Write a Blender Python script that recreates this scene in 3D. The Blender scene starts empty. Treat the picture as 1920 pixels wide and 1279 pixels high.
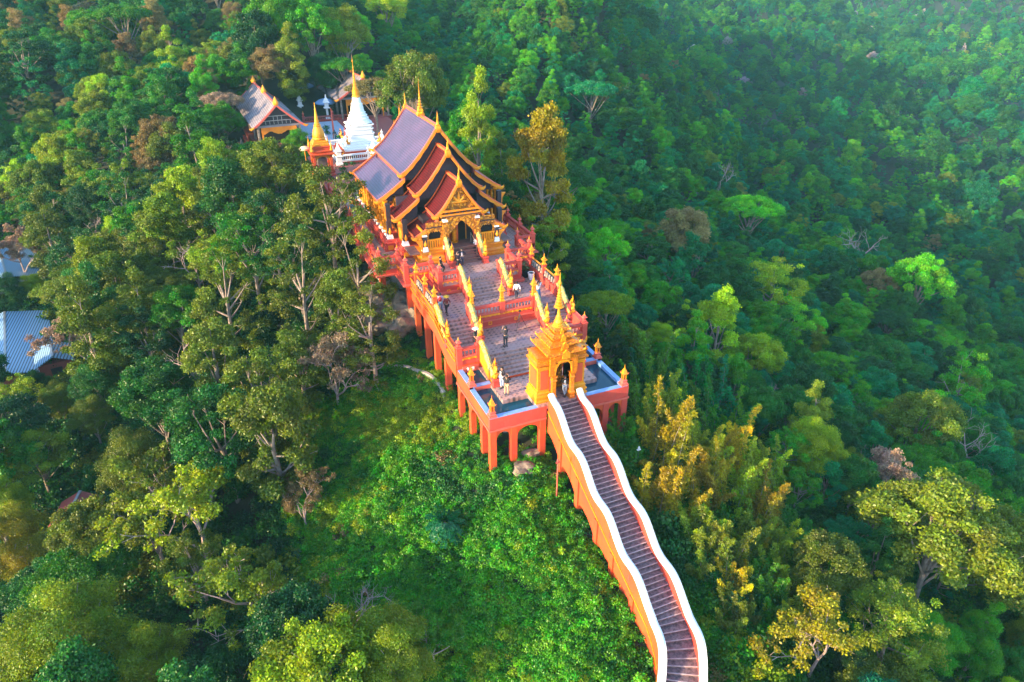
import bpy, bmesh, math, random
import numpy as np
from math import sin, cos, pi, radians, sqrt, atan2, exp
from mathutils import Vector, Matrix

# ------------------------------------------------------------------ camera, sky, sun, exposure
sc = bpy.context.scene
COL = sc.collection
FPX = 1289.0; CAM = Vector((-18.25, -34.66, 25.97)); YAW = radians(23.1); PITCH = radians(28.9)
cd = bpy.data.cameras.new('camera'); cam = bpy.data.objects.new('camera', cd); COL.objects.link(cam)
cd.sensor_width = 36.0; cd.lens = 36.0 * FPX / 1920.0; cd.clip_start = 0.5; cd.clip_end = 6000
cam.location = CAM; cam.rotation_euler = (pi / 2 - PITCH, 0, -YAW); sc.camera = cam
HAZE = 0.00021
SUN_EL = 14.5; SUN_AZ = 190.0        # azimuth of the sun, degrees counter-clockwise from +X
w = bpy.data.worlds.new('World'); sc.world = w; w.use_nodes = True
nt = w.node_tree; sky = nt.nodes.new('ShaderNodeTexSky'); sky.sky_type = 'NISHITA'; sky.sun_disc = False
sky.sun_elevation = radians(SUN_EL); sky.sun_rotation = radians(90 - SUN_AZ); sky.air_density = 1.0; sky.dust_density = 0.6; sky.ozone_density = 2.0
bg = nt.nodes['Background']; bg.inputs[1].default_value = 0.15; nt.links.new(sky.outputs[0], bg.inputs[0])
sl = bpy.data.lights.new('sun', 'SUN'); so = bpy.data.objects.new('sun', sl); COL.objects.link(so)
sl.energy = 2.7; sl.angle = radians(0.6); sl.color = (1.0, 0.74, 0.40)
sd = Vector((cos(radians(SUN_AZ)) * cos(radians(SUN_EL)), sin(radians(SUN_AZ)) * cos(radians(SUN_EL)), sin(radians(SUN_EL))))
so.rotation_euler = sd.to_track_quat('Z', 'Y').to_euler(); so.location = (-60, -20, 60)
sc.view_settings.view_transform = 'Standard'; sc.view_settings.look = 'None'; sc.view_settings.gamma = 1.0
sc.view_settings.exposure = 2.55
sc.cycles.max_bounces = 6; sc.cycles.transparent_max_bounces = 6; sc.cycles.volume_bounces = 0; sc.cycles.diffuse_bounces = 3
sc.cycles.caustics_reflective = False; sc.cycles.caustics_refractive = False

def project(p):
    q = Vector(p) - CAM
    fw = Vector((sin(YAW) * cos(PITCH), cos(YAW) * cos(PITCH), -sin(PITCH))); rt = Vector((cos(YAW), -sin(YAW), 0)); up = rt.cross(fw)
    z = q.dot(fw)
    if z < 1: return None
    return (960 + FPX * q.dot(rt) / z, 639.5 - FPX * q.dot(up) / z, z)

# ------------------------------------------------------------------ helpers
ORG = {}
class MB:
    def __init__(s): s.v = []; s.f = []; s.m = []; s.sm = []
    def add(s, vs, fs, m=0, smooth=False):
        o = len(s.v); s.v += [tuple(v) for v in vs]
        for f in fs: s.f.append([o + i for i in f]); s.m.append(m); s.sm.append(smooth)
    def box(s, x0, x1, y0, y1, z0, z1, m=0):
        s.add([(x0,y0,z0),(x1,y0,z0),(x1,y1,z0),(x0,y1,z0),(x0,y0,z1),(x1,y0,z1),(x1,y1,z1),(x0,y1,z1)],
              [(0,3,2,1),(4,5,6,7),(0,1,5,4),(1,2,6,5),(2,3,7,6),(3,0,4,7)], m)
    def fr(s, cx, cy, z0, z1, ax, ay, bx, by, m=0):
        s.add([(cx-ax,cy-ay,z0),(cx+ax,cy-ay,z0),(cx+ax,cy+ay,z0),(cx-ax,cy+ay,z0),(cx-bx,cy-by,z1),(cx+bx,cy-by,z1),(cx+bx,cy+by,z1),(cx-bx,cy+by,z1)],
              [(0,3,2,1),(4,5,6,7),(0,1,5,4),(1,2,6,5),(2,3,7,6),(3,0,4,7)], m)
    def lathe(s, cx, cy, prof, n=12, rot=0.0, m=0, smooth=True, z0=0):
        vs = []
        for r, z in prof:
            for k in range(n):
                a = rot + 2 * pi * k / n; vs.append((cx + r * cos(a), cy + r * sin(a), z0 + z))
        fs = []
        for i in range(len(prof) - 1):
            for k in range(n):
                k2 = (k + 1) % n; fs.append((i*n+k, i*n+k2, (i+1)*n+k2, (i+1)*n+k))
        fs.append(tuple(range(n))[::-1]); fs.append(tuple((len(prof)-1)*n + k for k in range(n)))
        s.add(vs, fs, m, smooth)
    def sq(s, cx, cy, prof, m=0, z0=0):   # square plan moulded stack, prof = half widths
        s.lathe(cx, cy, [(r * sqrt(2), z) for r, z in prof], 4, pi/4, m, False, z0)
    def prism(s, poly, axis, a0, a1, m=0):
        n = len(poly)
        def P(u, v, a): return (a, u, v) if axis == 'x' else ((u, a, v) if axis == 'y' else (u, v, a))
        vs = [P(u, v, a0) for u, v in poly] + [P(u, v, a1) for u, v in poly]
        s.add(vs, [tuple(range(n)), tuple(range(2*n-1, n-1, -1))] + [(i, i+n, (i+1) % n + n, (i+1) % n) for i in range(n)], m)
    def tube(s, pts, rad, n=6, m=0, smooth=True, flat=1.0):
        pts = [Vector(p) for p in pts]; vs = []
        if not hasattr(rad, '__len__'): rad = [rad] * len(pts)
        for i, p in enumerate(pts):
            t = (pts[min(i+1, len(pts)-1)] - pts[max(i-1, 0)])
            t = t.normalized() if t.length > 1e-9 else Vector((0, 0, 1))
            a = t.cross(Vector((0, 0, 1)) if abs(t.z) < 0.95 else Vector((0, 1, 0))).normalized(); b = t.cross(a)
            for k in range(n):
                an = 2 * pi * k / n; vs.append(p + a * (cos(an) * rad[i] * flat) + b * (sin(an) * rad[i]))
        fs = [(i*n+k, i*n+(k+1) % n, (i+1)*n+(k+1) % n, (i+1)*n+k) for i in range(len(pts)-1) for k in range(n)]
        fs += [tuple(range(n))[::-1], tuple((len(pts)-1)*n + k for k in range(n))]
        s.add(vs, fs, m, smooth)
    def ribbon(s, L, R, zb, zt, m=0):     # closed strip between two plan polylines with varying bottom/top
        n = len(L); vs = []
        for i in range(n):
            vs += [(L[i][0], L[i][1], zb[i]), (R[i][0], R[i][1], zb[i]), (R[i][0], R[i][1], zt[i]), (L[i][0], L[i][1], zt[i])]
        fs = [(0, 1, 2, 3), tuple(4*(n-1) + k for k in (3, 2, 1, 0))]
        for i in range(n - 1):
            a, b = 4*i, 4*i+4
            for k in range(4): fs.append((a+k, b+k, b+(k+1) % 4, a+(k+1) % 4))
        s.add(vs, fs, m)
    def mesh(s, name, mats, org=(0, 0, 0), fix=True, ang=40):
        me = bpy.data.meshes.new(name)
        me.from_pydata([(v[0]-org[0], v[1]-org[1], v[2]-org[2]) for v in s.v], [], s.f)
        me.polygons.foreach_set('material_index', np.array([int(q) for q in s.m], np.int32)); me.polygons.foreach_set('use_smooth', np.array([bool(q) for q in s.sm]))
        if not isinstance(mats, (list, tuple)): mats = [mats]
        for mm in mats: me.materials.append(mm)
        if fix:
            b = bmesh.new(); b.from_mesh(me); bmesh.ops.recalc_face_normals(b, faces=b.faces); b.to_mesh(me); b.free()
        if any(s.sm): me.set_sharp_from_angle(angle=radians(ang))
        me.update(); return me
    def build(s, name, mats, parent=None, label=None, org=None):
        if parent is not None: o0 = ORG[parent.name]
        elif org is not None: o0 = org
        else:
            a = np.array(s.v); o0 = ((a[:,0].min()+a[:,0].max())/2, (a[:,1].min()+a[:,1].max())/2, a[:,2].min())
        me = s.mesh(name, mats, o0); o = bpy.data.objects.new(name, me); COL.objects.link(o); ORG[o.name] = tuple(o0)
        if parent is not None: o.parent = parent
        else: o.location = o0
        if label: o['label'] = label
        return o
def thing(name, label, cat, loc, group=None):
    o = bpy.data.objects.new(name, None); COL.objects.link(o); o.location = loc; ORG[o.name] = tuple(loc)
    o.empty_display_size = 0.3; o['label'] = label; o['category'] = cat
    if group: o['group'] = group
    return o
def tag(o, label, cat, group=None):
    o['label'] = label; o['category'] = cat
    if group: o['group'] = group
    return o
def inst(me, name, parent, loc, rz=0, sc_=1.0, mir=1):   # shared mesh placed as a part at a world point
    o = bpy.data.objects.new(name, me); COL.objects.link(o); p = ORG[parent.name]
    o.parent = parent; o.location = (loc[0]-p[0], loc[1]-p[1], loc[2]-p[2]); o.rotation_euler = (0, 0, rz)
    o.scale = (sc_*mir, sc_, sc_) if not isinstance(sc_, tuple) else sc_
    ORG[o.name] = tuple(loc); return o
def copy_tree(o, parent=None):
    c = o.copy(); COL.objects.link(c); c.parent = parent; ORG[c.name] = ORG[o.name]
    for ch in list(o.children): copy_tree(ch, c)
    return c

# ------------------------------------------------------------------ materials
def nmat(name):
    m = bpy.data.materials.new(name); m.use_nodes = True; t = m.node_tree
    return m, t, t.nodes['Principled BSDF'], t.nodes.new, t.links.new
def mat(name, c, c2=None, sc_=3.0, rough=0.7, metal=0.0, bump=0.0, bsc=12.0, streak=0.0, dirt=(0.10, 0.07, 0.06), spec=0.5, coat=0.0):
    m, t, b, N, L = nmat(name)
    b.inputs['Roughness'].default_value = rough; b.inputs['Metallic'].default_value = metal
    b.inputs['Specular IOR Level'].default_value = spec; b.inputs['Coat Weight'].default_value = coat
    g = N('ShaderNodeNewGeometry'); col = None
    n1 = N('ShaderNodeTexNoise'); n1.inputs['Scale'].default_value = sc_; n1.inputs['Detail'].default_value = 6; L(g.outputs['Position'], n1.inputs['Vector'])
    r = N('ShaderNodeValToRGB'); r.color_ramp.elements[0].position = 0.32; r.color_ramp.elements[1].position = 0.68
    r.color_ramp.elements[0].color = (*c, 1); r.color_ramp.elements[1].color = (*(c2 or tuple(x*0.82 for x in c)), 1)
    L(n1.outputs['Fac'], r.inputs[0]); col = r.outputs[0]
    if streak > 0:
        mp = N('ShaderNodeMapping'); mp.inputs['Scale'].default_value = (3.2, 3.2, 0.5); L(g.outputs['Position'], mp.inputs[0])
        n2 = N('ShaderNodeTexNoise'); n2.inputs['Scale'].default_value = 1.3; n2.inputs['Detail'].default_value = 8; n2.inputs['Roughness'].default_value = 0.65; L(mp.outputs[0], n2.inputs['Vector'])
        r2 = N('ShaderNodeValToRGB'); r2.color_ramp.elements[0].position = 0.55; r2.color_ramp.elements[1].position = 0.75
        r2.color_ramp.elements[1].color = (streak, streak, streak, 1); r2.color_ramp.elements[0].color = (0, 0, 0, 1); L(n2.outputs['Fac'], r2.inputs[0])
        mx = N('ShaderNodeMixRGB'); mx.inputs[2].default_value = (*dirt, 1); L(r2.outputs[0], mx.inputs[0]); L(col, mx.inputs[1]); col = mx.outputs[0]
    L(col, b.inputs['Base Color'])
    if bump > 0:
        n3 = N('ShaderNodeTexNoise'); n3.inputs['Scale'].default_value = bsc; n3.inputs['Detail'].default_value = 4; L(g.outputs['Position'], n3.inputs['Vector'])
        bp = N('ShaderNodeBump'); bp.inputs['Strength'].default_value = bump; bp.inputs['Distance'].default_value = 0.05; L(n3.outputs['Fac'], bp.inputs['Height']); L(bp.outputs[0], b.inputs['Normal'])
    return m
M = {}
M['salmon'] = mat('salmon_paint', (0.56, 0.065, 0.042), (0.48, 0.048, 0.034), 1.2, 0.66, bump=0.25, bsc=9, streak=0.6, dirt=(0.30, 0.09, 0.07))
M['orange'] = mat('orange_and_sunlit_salmon', (0.62, 0.088, 0.014), (0.54, 0.052, 0.022), 0.5, 0.66, bump=0.25, bsc=9, streak=0.6, dirt=(0.36, 0.07, 0.03))  # real orange parts, and salmon walls coloured as sunlit on the left
M['pink'] = mat('pink_trim', (0.62, 0.12, 0.085), (0.56, 0.09, 0.065), 2.0, 0.6, bump=0.1)
M['gold'] = mat('gold_paint', (0.80, 0.33, 0.010), (0.72, 0.23, 0.008), 6.0, 0.42, 0.25, bump=0.4, bsc=22)
M['yellow'] = mat('yellow_and_sunlit_paint', (0.74, 0.25, 0.008), (0.66, 0.17, 0.008), 1.5, 0.5, 0.0, bump=0.2, bsc=18, streak=0.3, dirt=(0.5, 0.2, 0.02))  # real yellow parts, and left-hand trims coloured as if sunlit
M['white'] = mat('white_paint', (0.82, 0.81, 0.80), (0.76, 0.75, 0.75), 2.0, 0.55, bump=0.05)
M['cap'] = mat('white_cap', (0.80, 0.79, 0.78), (0.66, 0.66, 0.67), 1.5, 0.6, streak=0.5, dirt=(0.34, 0.33, 0.31))
M['dark'] = mat('dark_timber', (0.030, 0.022, 0.035), (0.02, 0.015, 0.022), 4.0, 0.55)
M['gable_wood'] = mat('purple_brown_boards', (0.060, 0.040, 0.065), (0.04, 0.028, 0.045), 5.0, 0.6)
M['void'] = mat('dark_interior', (0.008, 0.007, 0.010), None, 3, 0.9)  # near-black for painted shade in openings; also soil and a pot
M['concrete'] = mat('bare_concrete', (0.42, 0.38, 0.36), (0.32, 0.29, 0.27), 3.0, 0.85, bump=0.3, bsc=14, streak=0.4)
M['bluerim'] = mat('blue_painted_rim', (0.20, 0.36, 0.66), (0.15, 0.28, 0.58), 3.0, 0.45, streak=0.3, dirt=(0.25, 0.3, 0.38))
M['basin'] = mat('dark_basin_tile', (0.035, 0.05, 0.07), (0.05, 0.05, 0.05), 3.0, 0.5)
M['court'] = mat('pale_court_paving', (0.36, 0.42, 0.52), (0.30, 0.36, 0.46), 1.0, 0.6)
M['redfloor'] = mat('red_paving', (0.33, 0.07, 0.06), (0.28, 0.06, 0.05), 2.0, 0.6)
M['greyfloor'] = mat('grey_paving', (0.25, 0.22, 0.23), None, 2.0, 0.6)
M['rock'] = mat('weathered_rock', (0.27, 0.21, 0.15), (0.07, 0.06, 0.05), 1.6, 0.9, bump=1.0, bsc=3, streak=0.6)
M['bark'] = mat('pale_bark', (0.30, 0.24, 0.20), (0.16, 0.12, 0.10), 3.0, 0.9, bump=0.5, bsc=20)
M['twig'] = mat('bare_twig_bark', (0.42, 0.33, 0.30), (0.30, 0.20, 0.19), 3.0, 0.9)
M['cloth_blue'] = mat('blue_canvas', (0.22, 0.36, 0.60), (0.18, 0.30, 0.52), 3, 0.7)
M['steel'] = mat('grey_steel', (0.35, 0.35, 0.36), None, 3, 0.4, 0.6)
M['blackm'] = mat('black_plastic', (0.02, 0.02, 0.022), None, 3, 0.5)
M['bell'] = mat('weathered_bronze', (0.24, 0.19, 0.17), (0.14, 0.11, 0.10), 6, 0.5, 0.5, bump=0.4)
M['ground'] = mat('forest_floor', (0.014, 0.026, 0.008), (0.030, 0.028, 0.014), 0.35, 0.95, bump=1.0, bsc=3)
M['skin'] = mat('skin', (0.45, 0.25, 0.17), None, 3, 0.5)

def coords_xy(t, N, L, sx, sy, kind='pos'):
    g = N('ShaderNodeNewGeometry'); sep = N('ShaderNodeSeparateXYZ'); L(g.outputs['Position'], sep.inputs[0]); return sep
def tile_mat():
    m, t, b, N, L = nmat('medallion_floor_tile')
    g = N('ShaderNodeNewGeometry'); v = N('ShaderNodeTexVoronoi'); v.voronoi_dimensions = '2D'; v.inputs['Scale'].default_value = 1.0; v.inputs['Randomness'].default_value = 0.0
    mpp = N('ShaderNodeMapping'); mpp.inputs['Scale'].default_value = (2.5, 2.5, 2.5); L(g.outputs['Position'], mpp.inputs[0]); L(mpp.outputs[0], v.inputs['Vector'])
    r = N('ShaderNodeValToRGB'); e = r.color_ramp.elements; e[0].position = 0.0; e[0].color = (0.06, 0.045, 0.05, 1); e[1].position = 0.27; e[1].color = (0.15, 0.09, 0.08, 1)
    for p, c in ((0.33, (0.44, 0.25, 0.20)), (0.44, (0.34, 0.18, 0.145)), (0.54, (0.46, 0.28, 0.23)), (0.62, (0.14, 0.09, 0.09))):
        x = e.new(p); x.color = (*c, 1)
    L(v.outputs['Distance'], r.inputs[0])
    n = N('ShaderNodeTexNoise'); n.inputs['Scale'].default_value = 1.4; n.inputs['Detail'].default_value = 5; L(g.outputs['Position'], n.inputs['Vector'])
    mx = N('ShaderNodeMixRGB'); mx.inputs[2].default_value = (0.40, 0.25, 0.24, 1); L(r.outputs[0], mx.inputs[1])
    mr = N('ShaderNodeMapRange'); mr.inputs[1].default_value = 0.38; mr.inputs[2].default_value = 0.62; mr.inputs[4].default_value = 0.8; L(n.outputs['Fac'], mr.inputs[0]); L(mr.outputs[0], mx.inputs[0])
    L(mx.outputs[0], b.inputs['Base Color']); b.inputs['Roughness'].default_value = 0.5; return m
M['tile'] = tile_mat()
def roof_mat(name, c1, c2, rough, bx=0.28, bz=0.22, spec=0.6):
    m, t, b, N, L = nmat(name)
    g = N('ShaderNodeNewGeometry'); sp = N('ShaderNodeSeparateXYZ'); L(g.outputs['Position'], sp.inputs[0])
    cb = N('ShaderNodeCombineXYZ'); L(sp.outputs['Y'], cb.inputs[0])
    # distance down the slope: |x|*0.55 + (-z)*0.85
    ab = N('ShaderNodeMath'); ab.operation = 'ABSOLUTE'; L(sp.outputs['X'], ab.inputs[0])
    m1 = N('ShaderNodeMath'); m1.operation = 'MULTIPLY'; m1.inputs[1].default_value = 0.62; L(ab.outputs[0], m1.inputs[0])
    m2 = N('ShaderNodeMath'); m2.operation = 'MULTIPLY_ADD'; m2.inputs[1].default_value = -0.78; L(sp.outputs['Z'], m2.inputs[0]); L(m1.outputs[0], m2.inputs[2]); L(m2.outputs[0], cb.inputs[1])
    br = N('ShaderNodeTexBrick'); br.inputs['Color1'].default_value = (*c1, 1); br.inputs['Color2'].default_value = (*c2, 1)
    br.inputs['Mortar'].default_value = (*[x * 0.25 for x in c1], 1); br.inputs['Scale'].default_value = 1.0
    br.inputs['Brick Width'].default_value = bx; br.inputs['Row Height'].default_value = bz; br.inputs['Mortar Size'].default_value = 0.028; br.inputs['Bias'].default_value = 0.0
    L(cb.outputs[0], br.inputs['Vector'])
    n = N('ShaderNodeTexNoise'); n.inputs['Scale'].default_value = 0.5; n.inputs['Detail'].default_value = 6; L(g.outputs['Position'], n.inputs['Vector'])
    mx = N('ShaderNodeMixRGB'); mx.blend_type = 'MULTIPLY'; mx.inputs[0].default_value = 0.7; L(br.outputs['Color'], mx.inputs[1])
    rr = N('ShaderNodeValToRGB'); rr.color_ramp.elements[0].position = 0.35; rr.color_ramp.elements[1].position = 0.65; rr.color_ramp.elements[0].color = (0.45, 0.48, 0.55, 1); L(n.outputs['Fac'], rr.inputs[0]); L(rr.outputs[0], mx.inputs[2])
    L(mx.outputs[0], b.inputs['Base Color']); b.inputs['Roughness'].default_value = rough; b.inputs['Specular IOR Level'].default_value = spec
    bp = N('ShaderNodeBump'); bp.inputs['Strength'].default_value = 0.6; bp.inputs['Distance'].default_value = 0.04; L(br.outputs['Fac'], bp.inputs['Height']); bp.invert = True; L(bp.outputs[0], b.inputs['Normal'])
    return m
M['roof_violet'] = roof_mat('violet_glazed_tile', (0.095, 0.055, 0.14), (0.13, 0.055, 0.135), 0.36)
M['roof_red'] = roof_mat('oxblood_tile', (0.14, 0.008, 0.012), (0.10, 0.005, 0.010), 0.6, 0.22, 0.20, 0.25)
M['roof_grey'] = roof_mat('weathered_grey_shingle', (0.28, 0.23, 0.25), (0.20, 0.17, 0.20), 0.7, 0.5, 0.3)
def carved_mat(name, c, dark, scl=5.0, amt=0.5, bs=0.9):
    m, t, b, N, L = nmat(name)
    g = N('ShaderNodeNewGeometry'); v = N('ShaderNodeTexVoronoi'); v.feature = 'SMOOTH_F1'; v.inputs['Scale'].default_value = scl; L(g.outputs['Position'], v.inputs['Vector'])
    n = N('ShaderNodeTexNoise'); n.inputs['Scale'].default_value = scl * 1.7; n.inputs['Detail'].default_value = 5; L(g.outputs['Position'], n.inputs['Vector'])
    ad = N('ShaderNodeMath'); ad.operation = 'ADD'; L(v.outputs['Distance'], ad.inputs[0]); L(n.outputs['Fac'], ad.inputs[1])
    r = N('ShaderNodeValToRGB'); r.color_ramp.elements[0].position = 0.62; r.color_ramp.elements[0].color = (*c, 1); r.color_ramp.elements[1].position = 1.1 - amt * 0.2; r.color_ramp.elements[1].color = (*dark, 1)
    L(ad.outputs[0], r.inputs[0]); L(r.outputs[0], b.inputs['Base Color']); b.inputs['Roughness'].default_value = 0.4; b.inputs['Metallic'].default_value = 0.2
    bp = N('ShaderNodeBump'); bp.inputs['Strength'].default_value = bs; bp.inputs['Distance'].default_value = 0.10 * bs; bp.invert = True; L(ad.outputs[0], bp.inputs['Height']); L(bp.outputs[0], b.inputs['Normal'])
    return m
M['carved'] = carved_mat('carved_gilt', (0.80, 0.33, 0.012), (0.26, 0.09, 0.008))  # shade of the carved recesses painted along the bump pattern
M['gate_gold'] = carved_mat('gate_gilt', (0.80, 0.28, 0.008), (0.60, 0.16, 0.006), 7.0, 1.2, 0.35)
M['scales'] = carved_mat('naga_scales', (0.74, 0.44, 0.03), (0.34, 0.36, 0.14), 9.0, 0.9)
def step_mat():
    m, t, b, N, L = nmat('worn_stair_stone')
    g = N('ShaderNodeNewGeometry'); n = N('ShaderNodeTexNoise'); n.inputs['Scale'].default_value = 5; n.inputs['Detail'].default_value = 8; n.inputs['Roughness'].default_value = 0.7; L(g.outputs['Position'], n.inputs['Vector'])
    r = N('ShaderNodeValToRGB'); e = r.color_ramp.elements; e[0].position = 0.35; e[0].color = (0.05, 0.03, 0.035, 1); e[1].position = 0.62; e[1].color = (0.22, 0.14, 0.15, 1); x = e.new(0.5); x.color = (0.14, 0.09, 0.10, 1)
    L(n.outputs['Fac'], r.inputs[0]); L(r.outputs[0], b.inputs['Base Color']); b.inputs['Roughness'].default_value = 0.7; return m
M['step'] = step_mat()
M['nosing'] = mat('pale_nosing', (0.46, 0.38, 0.39), (0.28, 0.20, 0.22), 4, 0.7)
M['brownstep'] = mat('brown_hall_steps', (0.22, 0.11, 0.09), (0.17, 0.08, 0.07), 3, 0.6)
def water_mat():
    m, t, b, N, L = nmat('pool_water'); b.inputs['Base Color'].default_value = (0.004, 0.05, 0.085, 1); b.inputs['Roughness'].default_value = 0.04; b.inputs['IOR'].default_value = 1.33
    g = N('ShaderNodeNewGeometry'); n = N('ShaderNodeTexNoise'); n.inputs['Scale'].default_value = 7; n.inputs['Detail'].default_value = 3; L(g.outputs['Position'], n.inputs['Vector'])
    bp = N('ShaderNodeBump'); bp.inputs['Strength'].default_value = 0.25; bp.inputs['Distance'].default_value = 0.02; L(n.outputs['Fac'], bp.inputs['Height']); L(bp.outputs[0], b.inputs['Normal']); return m
M['water'] = water_mat()
def metal_roof():
    m, t, b, N, L = nmat('corrugated_blue_sheet')
    g = N('ShaderNodeNewGeometry'); wv = N('ShaderNodeTexWave'); wv.bands_direction = 'X'; wv.inputs['Scale'].default_value = 1.3; L(g.outputs['Position'], wv.inputs['Vector'])
    r = N('ShaderNodeValToRGB'); r.color_ramp.elements[0].position = 0.15; r.color_ramp.elements[0].color = (0.05, 0.08, 0.12, 1); r.color_ramp.elements[1].position = 0.5; r.color_ramp.elements[1].color = (0.26, 0.42, 0.60, 1)
    L(wv.outputs['Fac'], r.inputs[0]); L(r.outputs[0], b.inputs['Base Color']); b.inputs['Roughness'].default_value = 0.4; return m
M['sheet'] = metal_roof()
def leaf_mat(name, src):
    m, t, b, N, L = nmat(name)
    if src == 'obj':
        oi = N('ShaderNodeObjectInfo'); c = oi.outputs['Color']
    else:
        a = N('ShaderNodeAttribute'); a.attribute_type = 'INSTANCER'; a.attribute_name = 'tcol'; c = a.outputs['Color']
    ta = N('ShaderNodeAttribute'); ta.attribute_name = 'tint'
    # per-leaf species variation: value and a shift towards yellow
    hs = N('ShaderNodeHueSaturation'); L(c, hs.inputs['Color']); hs.inputs['Saturation'].default_value = 1.10
    sp = N('ShaderNodeSeparateColor'); L(ta.outputs['Color'], sp.inputs[0])
    L(sp.outputs[0], hs.inputs['Value'])
    m0 = N('ShaderNodeMapRange'); m0.inputs[3].default_value = 0.455; m0.inputs[4].default_value = 0.525; L(sp.outputs[1], m0.inputs[0]); L(m0.outputs[0], hs.inputs['Hue'])
    t.nodes.remove(b)
    d = N('ShaderNodeBsdfDiffuse'); L(hs.outputs[0], d.inputs[0])
    tr = N('ShaderNodeBsdfTranslucent'); hs2 = N('ShaderNodeHueSaturation'); hs2.inputs['Value'].default_value = 1.3; hs2.inputs['Hue'].default_value = 0.49; L(hs.outputs[0], hs2.inputs['Color']); L(hs2.outputs[0], tr.inputs[0])
    gl = N('ShaderNodeBsdfGlossy'); gl.inputs['Roughness'].default_value = 0.45
    mx = N('ShaderNodeMixShader'); mx.inputs[0].default_value = 0.32; L(d.outputs[0], mx.inputs[1]); L(tr.outputs[0], mx.inputs[2])
    m2 = N('ShaderNodeMixShader'); m2.inputs[0].default_value = 0.03; L(mx.outputs[0], m2.inputs[1]); L(gl.outputs[0], m2.inputs[2])
    L(m2.outputs[0], t.nodes['Material Output'].inputs[0]); return m
M['leaf'] = leaf_mat('leaf', 'obj'); M['leaf_inst'] = leaf_mat('leaf_scattered', 'inst')

# ------------------------------------------------------------------ terrain
_yk = [-300,-120,-60,-40,-28,-16,-10,-5,-2,0,3.5,6,9,12,18,24,30,45,70,100,150,220,300,450,700,1200]
_zk = [-70,-44,-26,-18,-13,-8.7,-7.0,-5.4,-4.6,-4.3,-4.2,-3.8,-3.3,-2.9,-2.1,-0.4,1.2,2.0,2.5,8,18,27,34,44,52,60]
def smx(a, b, k=10.0):
    h = np.clip(0.5 + 0.5 * (a - b) / k, 0, 1); return b * (1 - h) + a * h + k * h * (1 - h)
def hgt(x, y):
    x = np.asarray(x, float); y = np.asarray(y, float)
    zc = np.interp(y, _yk, _zk)
    fy = np.interp(y, [-400, 55, 130, 300, 1000], [1, 1, 0.55, 0.35, 0.3])
    dl = np.maximum(-x - 5.3, 0); L_ = 30 * (1 - np.exp(-dl * 0.45 / 30)) * fy
    dr = np.maximum(x - 4, 0); R_ = 58 * (1 - np.exp(-dr * 0.52 / 58))
    a = zc - L_ - R_
    s = 0.62 * (x + 18) + 0.78 * (y + 35); q = 0.78 * (x + 18) - 0.62 * (y + 35)
    f = -66 + 0.19 * np.maximum(s - 230, 0) + 26 * np.sin(q / 66.0 + 0.6 + s / 300) * np.clip((s - 240) / 150, 0, 1) + 5 * np.sin(q / 23.0 + s / 90) * np.clip((s - 240) / 150, 0, 1)
    h = smx(a, f, 14.0)
    h = h + 340 * np.exp(-((x + 430) / 120) ** 2 - ((y - 440) / 200) ** 2)  # unseen hill left of the view, added and sized to shade the valley
    ua = ((x - 95) * 0.50 + (y - 190) * 0.866); va = ((x - 95) * 0.866 - (y - 190) * 0.50)     # a spur running off the ridge into the valley
    h = h + 34 * np.exp(-(va / 34) ** 2 - (ua / 120) ** 2) * np.clip((x - 22) / 45, 0, 1)
    far = np.clip(np.hypot(x, y - 20) / 60 - 0.4, 0, 1)
    h = h + far * (2.2 * np.sin(x / 13 + y / 21) + 1.6 * np.sin(x / 7.3 - y / 9.1 + 1.3)) + 0.35 * np.sin(x * 0.9 + 1) * np.sin(y * 0.8)
    court = np.clip((9 - np.abs(x + 1.5)) / 3, 0, 1) * np.clip((y - 44) / 4, 0, 1) * np.clip((88 - y) / 4, 0, 1)
    return h * (1 - court) + 2.4 * court
def H(x, y): return float(hgt(x, y))
def axis_pts(lo, a, b, hi, st, gr=1.12):
    p = list(np.arange(a, b, st)); s = st; x = p[-1]
    while x < hi: s *= gr; x += s; p.append(x)
    s = st; x = p[0]; q = []
    while x > lo: s *= gr; x -= s; q.append(x)
    return np.array(q[::-1] + p)
def build_ground():
    X = axis_pts(-700, -60, 60, 1500, 1.2, 1.06); Y = axis_pts(-420, -45, 110, 1500, 1.2, 1.06)
    gx, gy = np.meshgrid(X, Y); gz = hgt(gx, gy); nx, ny = len(X), len(Y)
    v = np.stack([gx.ravel(), gy.ravel(), gz.ravel()], 1)
    i = np.arange((ny-1) * (nx-1)); r = i // (nx-1); c = i % (nx-1); a = r * nx + c
    f = np.stack([a, a+1, a+1+nx, a+nx], 1)
    me = bpy.data.meshes.new('ground'); me.vertices.add(len(v)); me.vertices.foreach_set('co', v.ravel())
    me.loops.add(f.size); me.loops.foreach_set('vertex_index', f.ravel().astype(np.int32)); me.polygons.add(len(f))
    me.polygons.foreach_set('loop_start', np.arange(0, f.size, 4).astype(np.int32)); me.polygons.foreach_set('use_smooth', np.ones(len(f), bool))
    me.update(calc_edges=True); me.materials.append(M['ground'])
    o = bpy.data.objects.new('ground', me); COL.objects.link(o); o['kind'] = 'structure'
build_ground()
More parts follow.
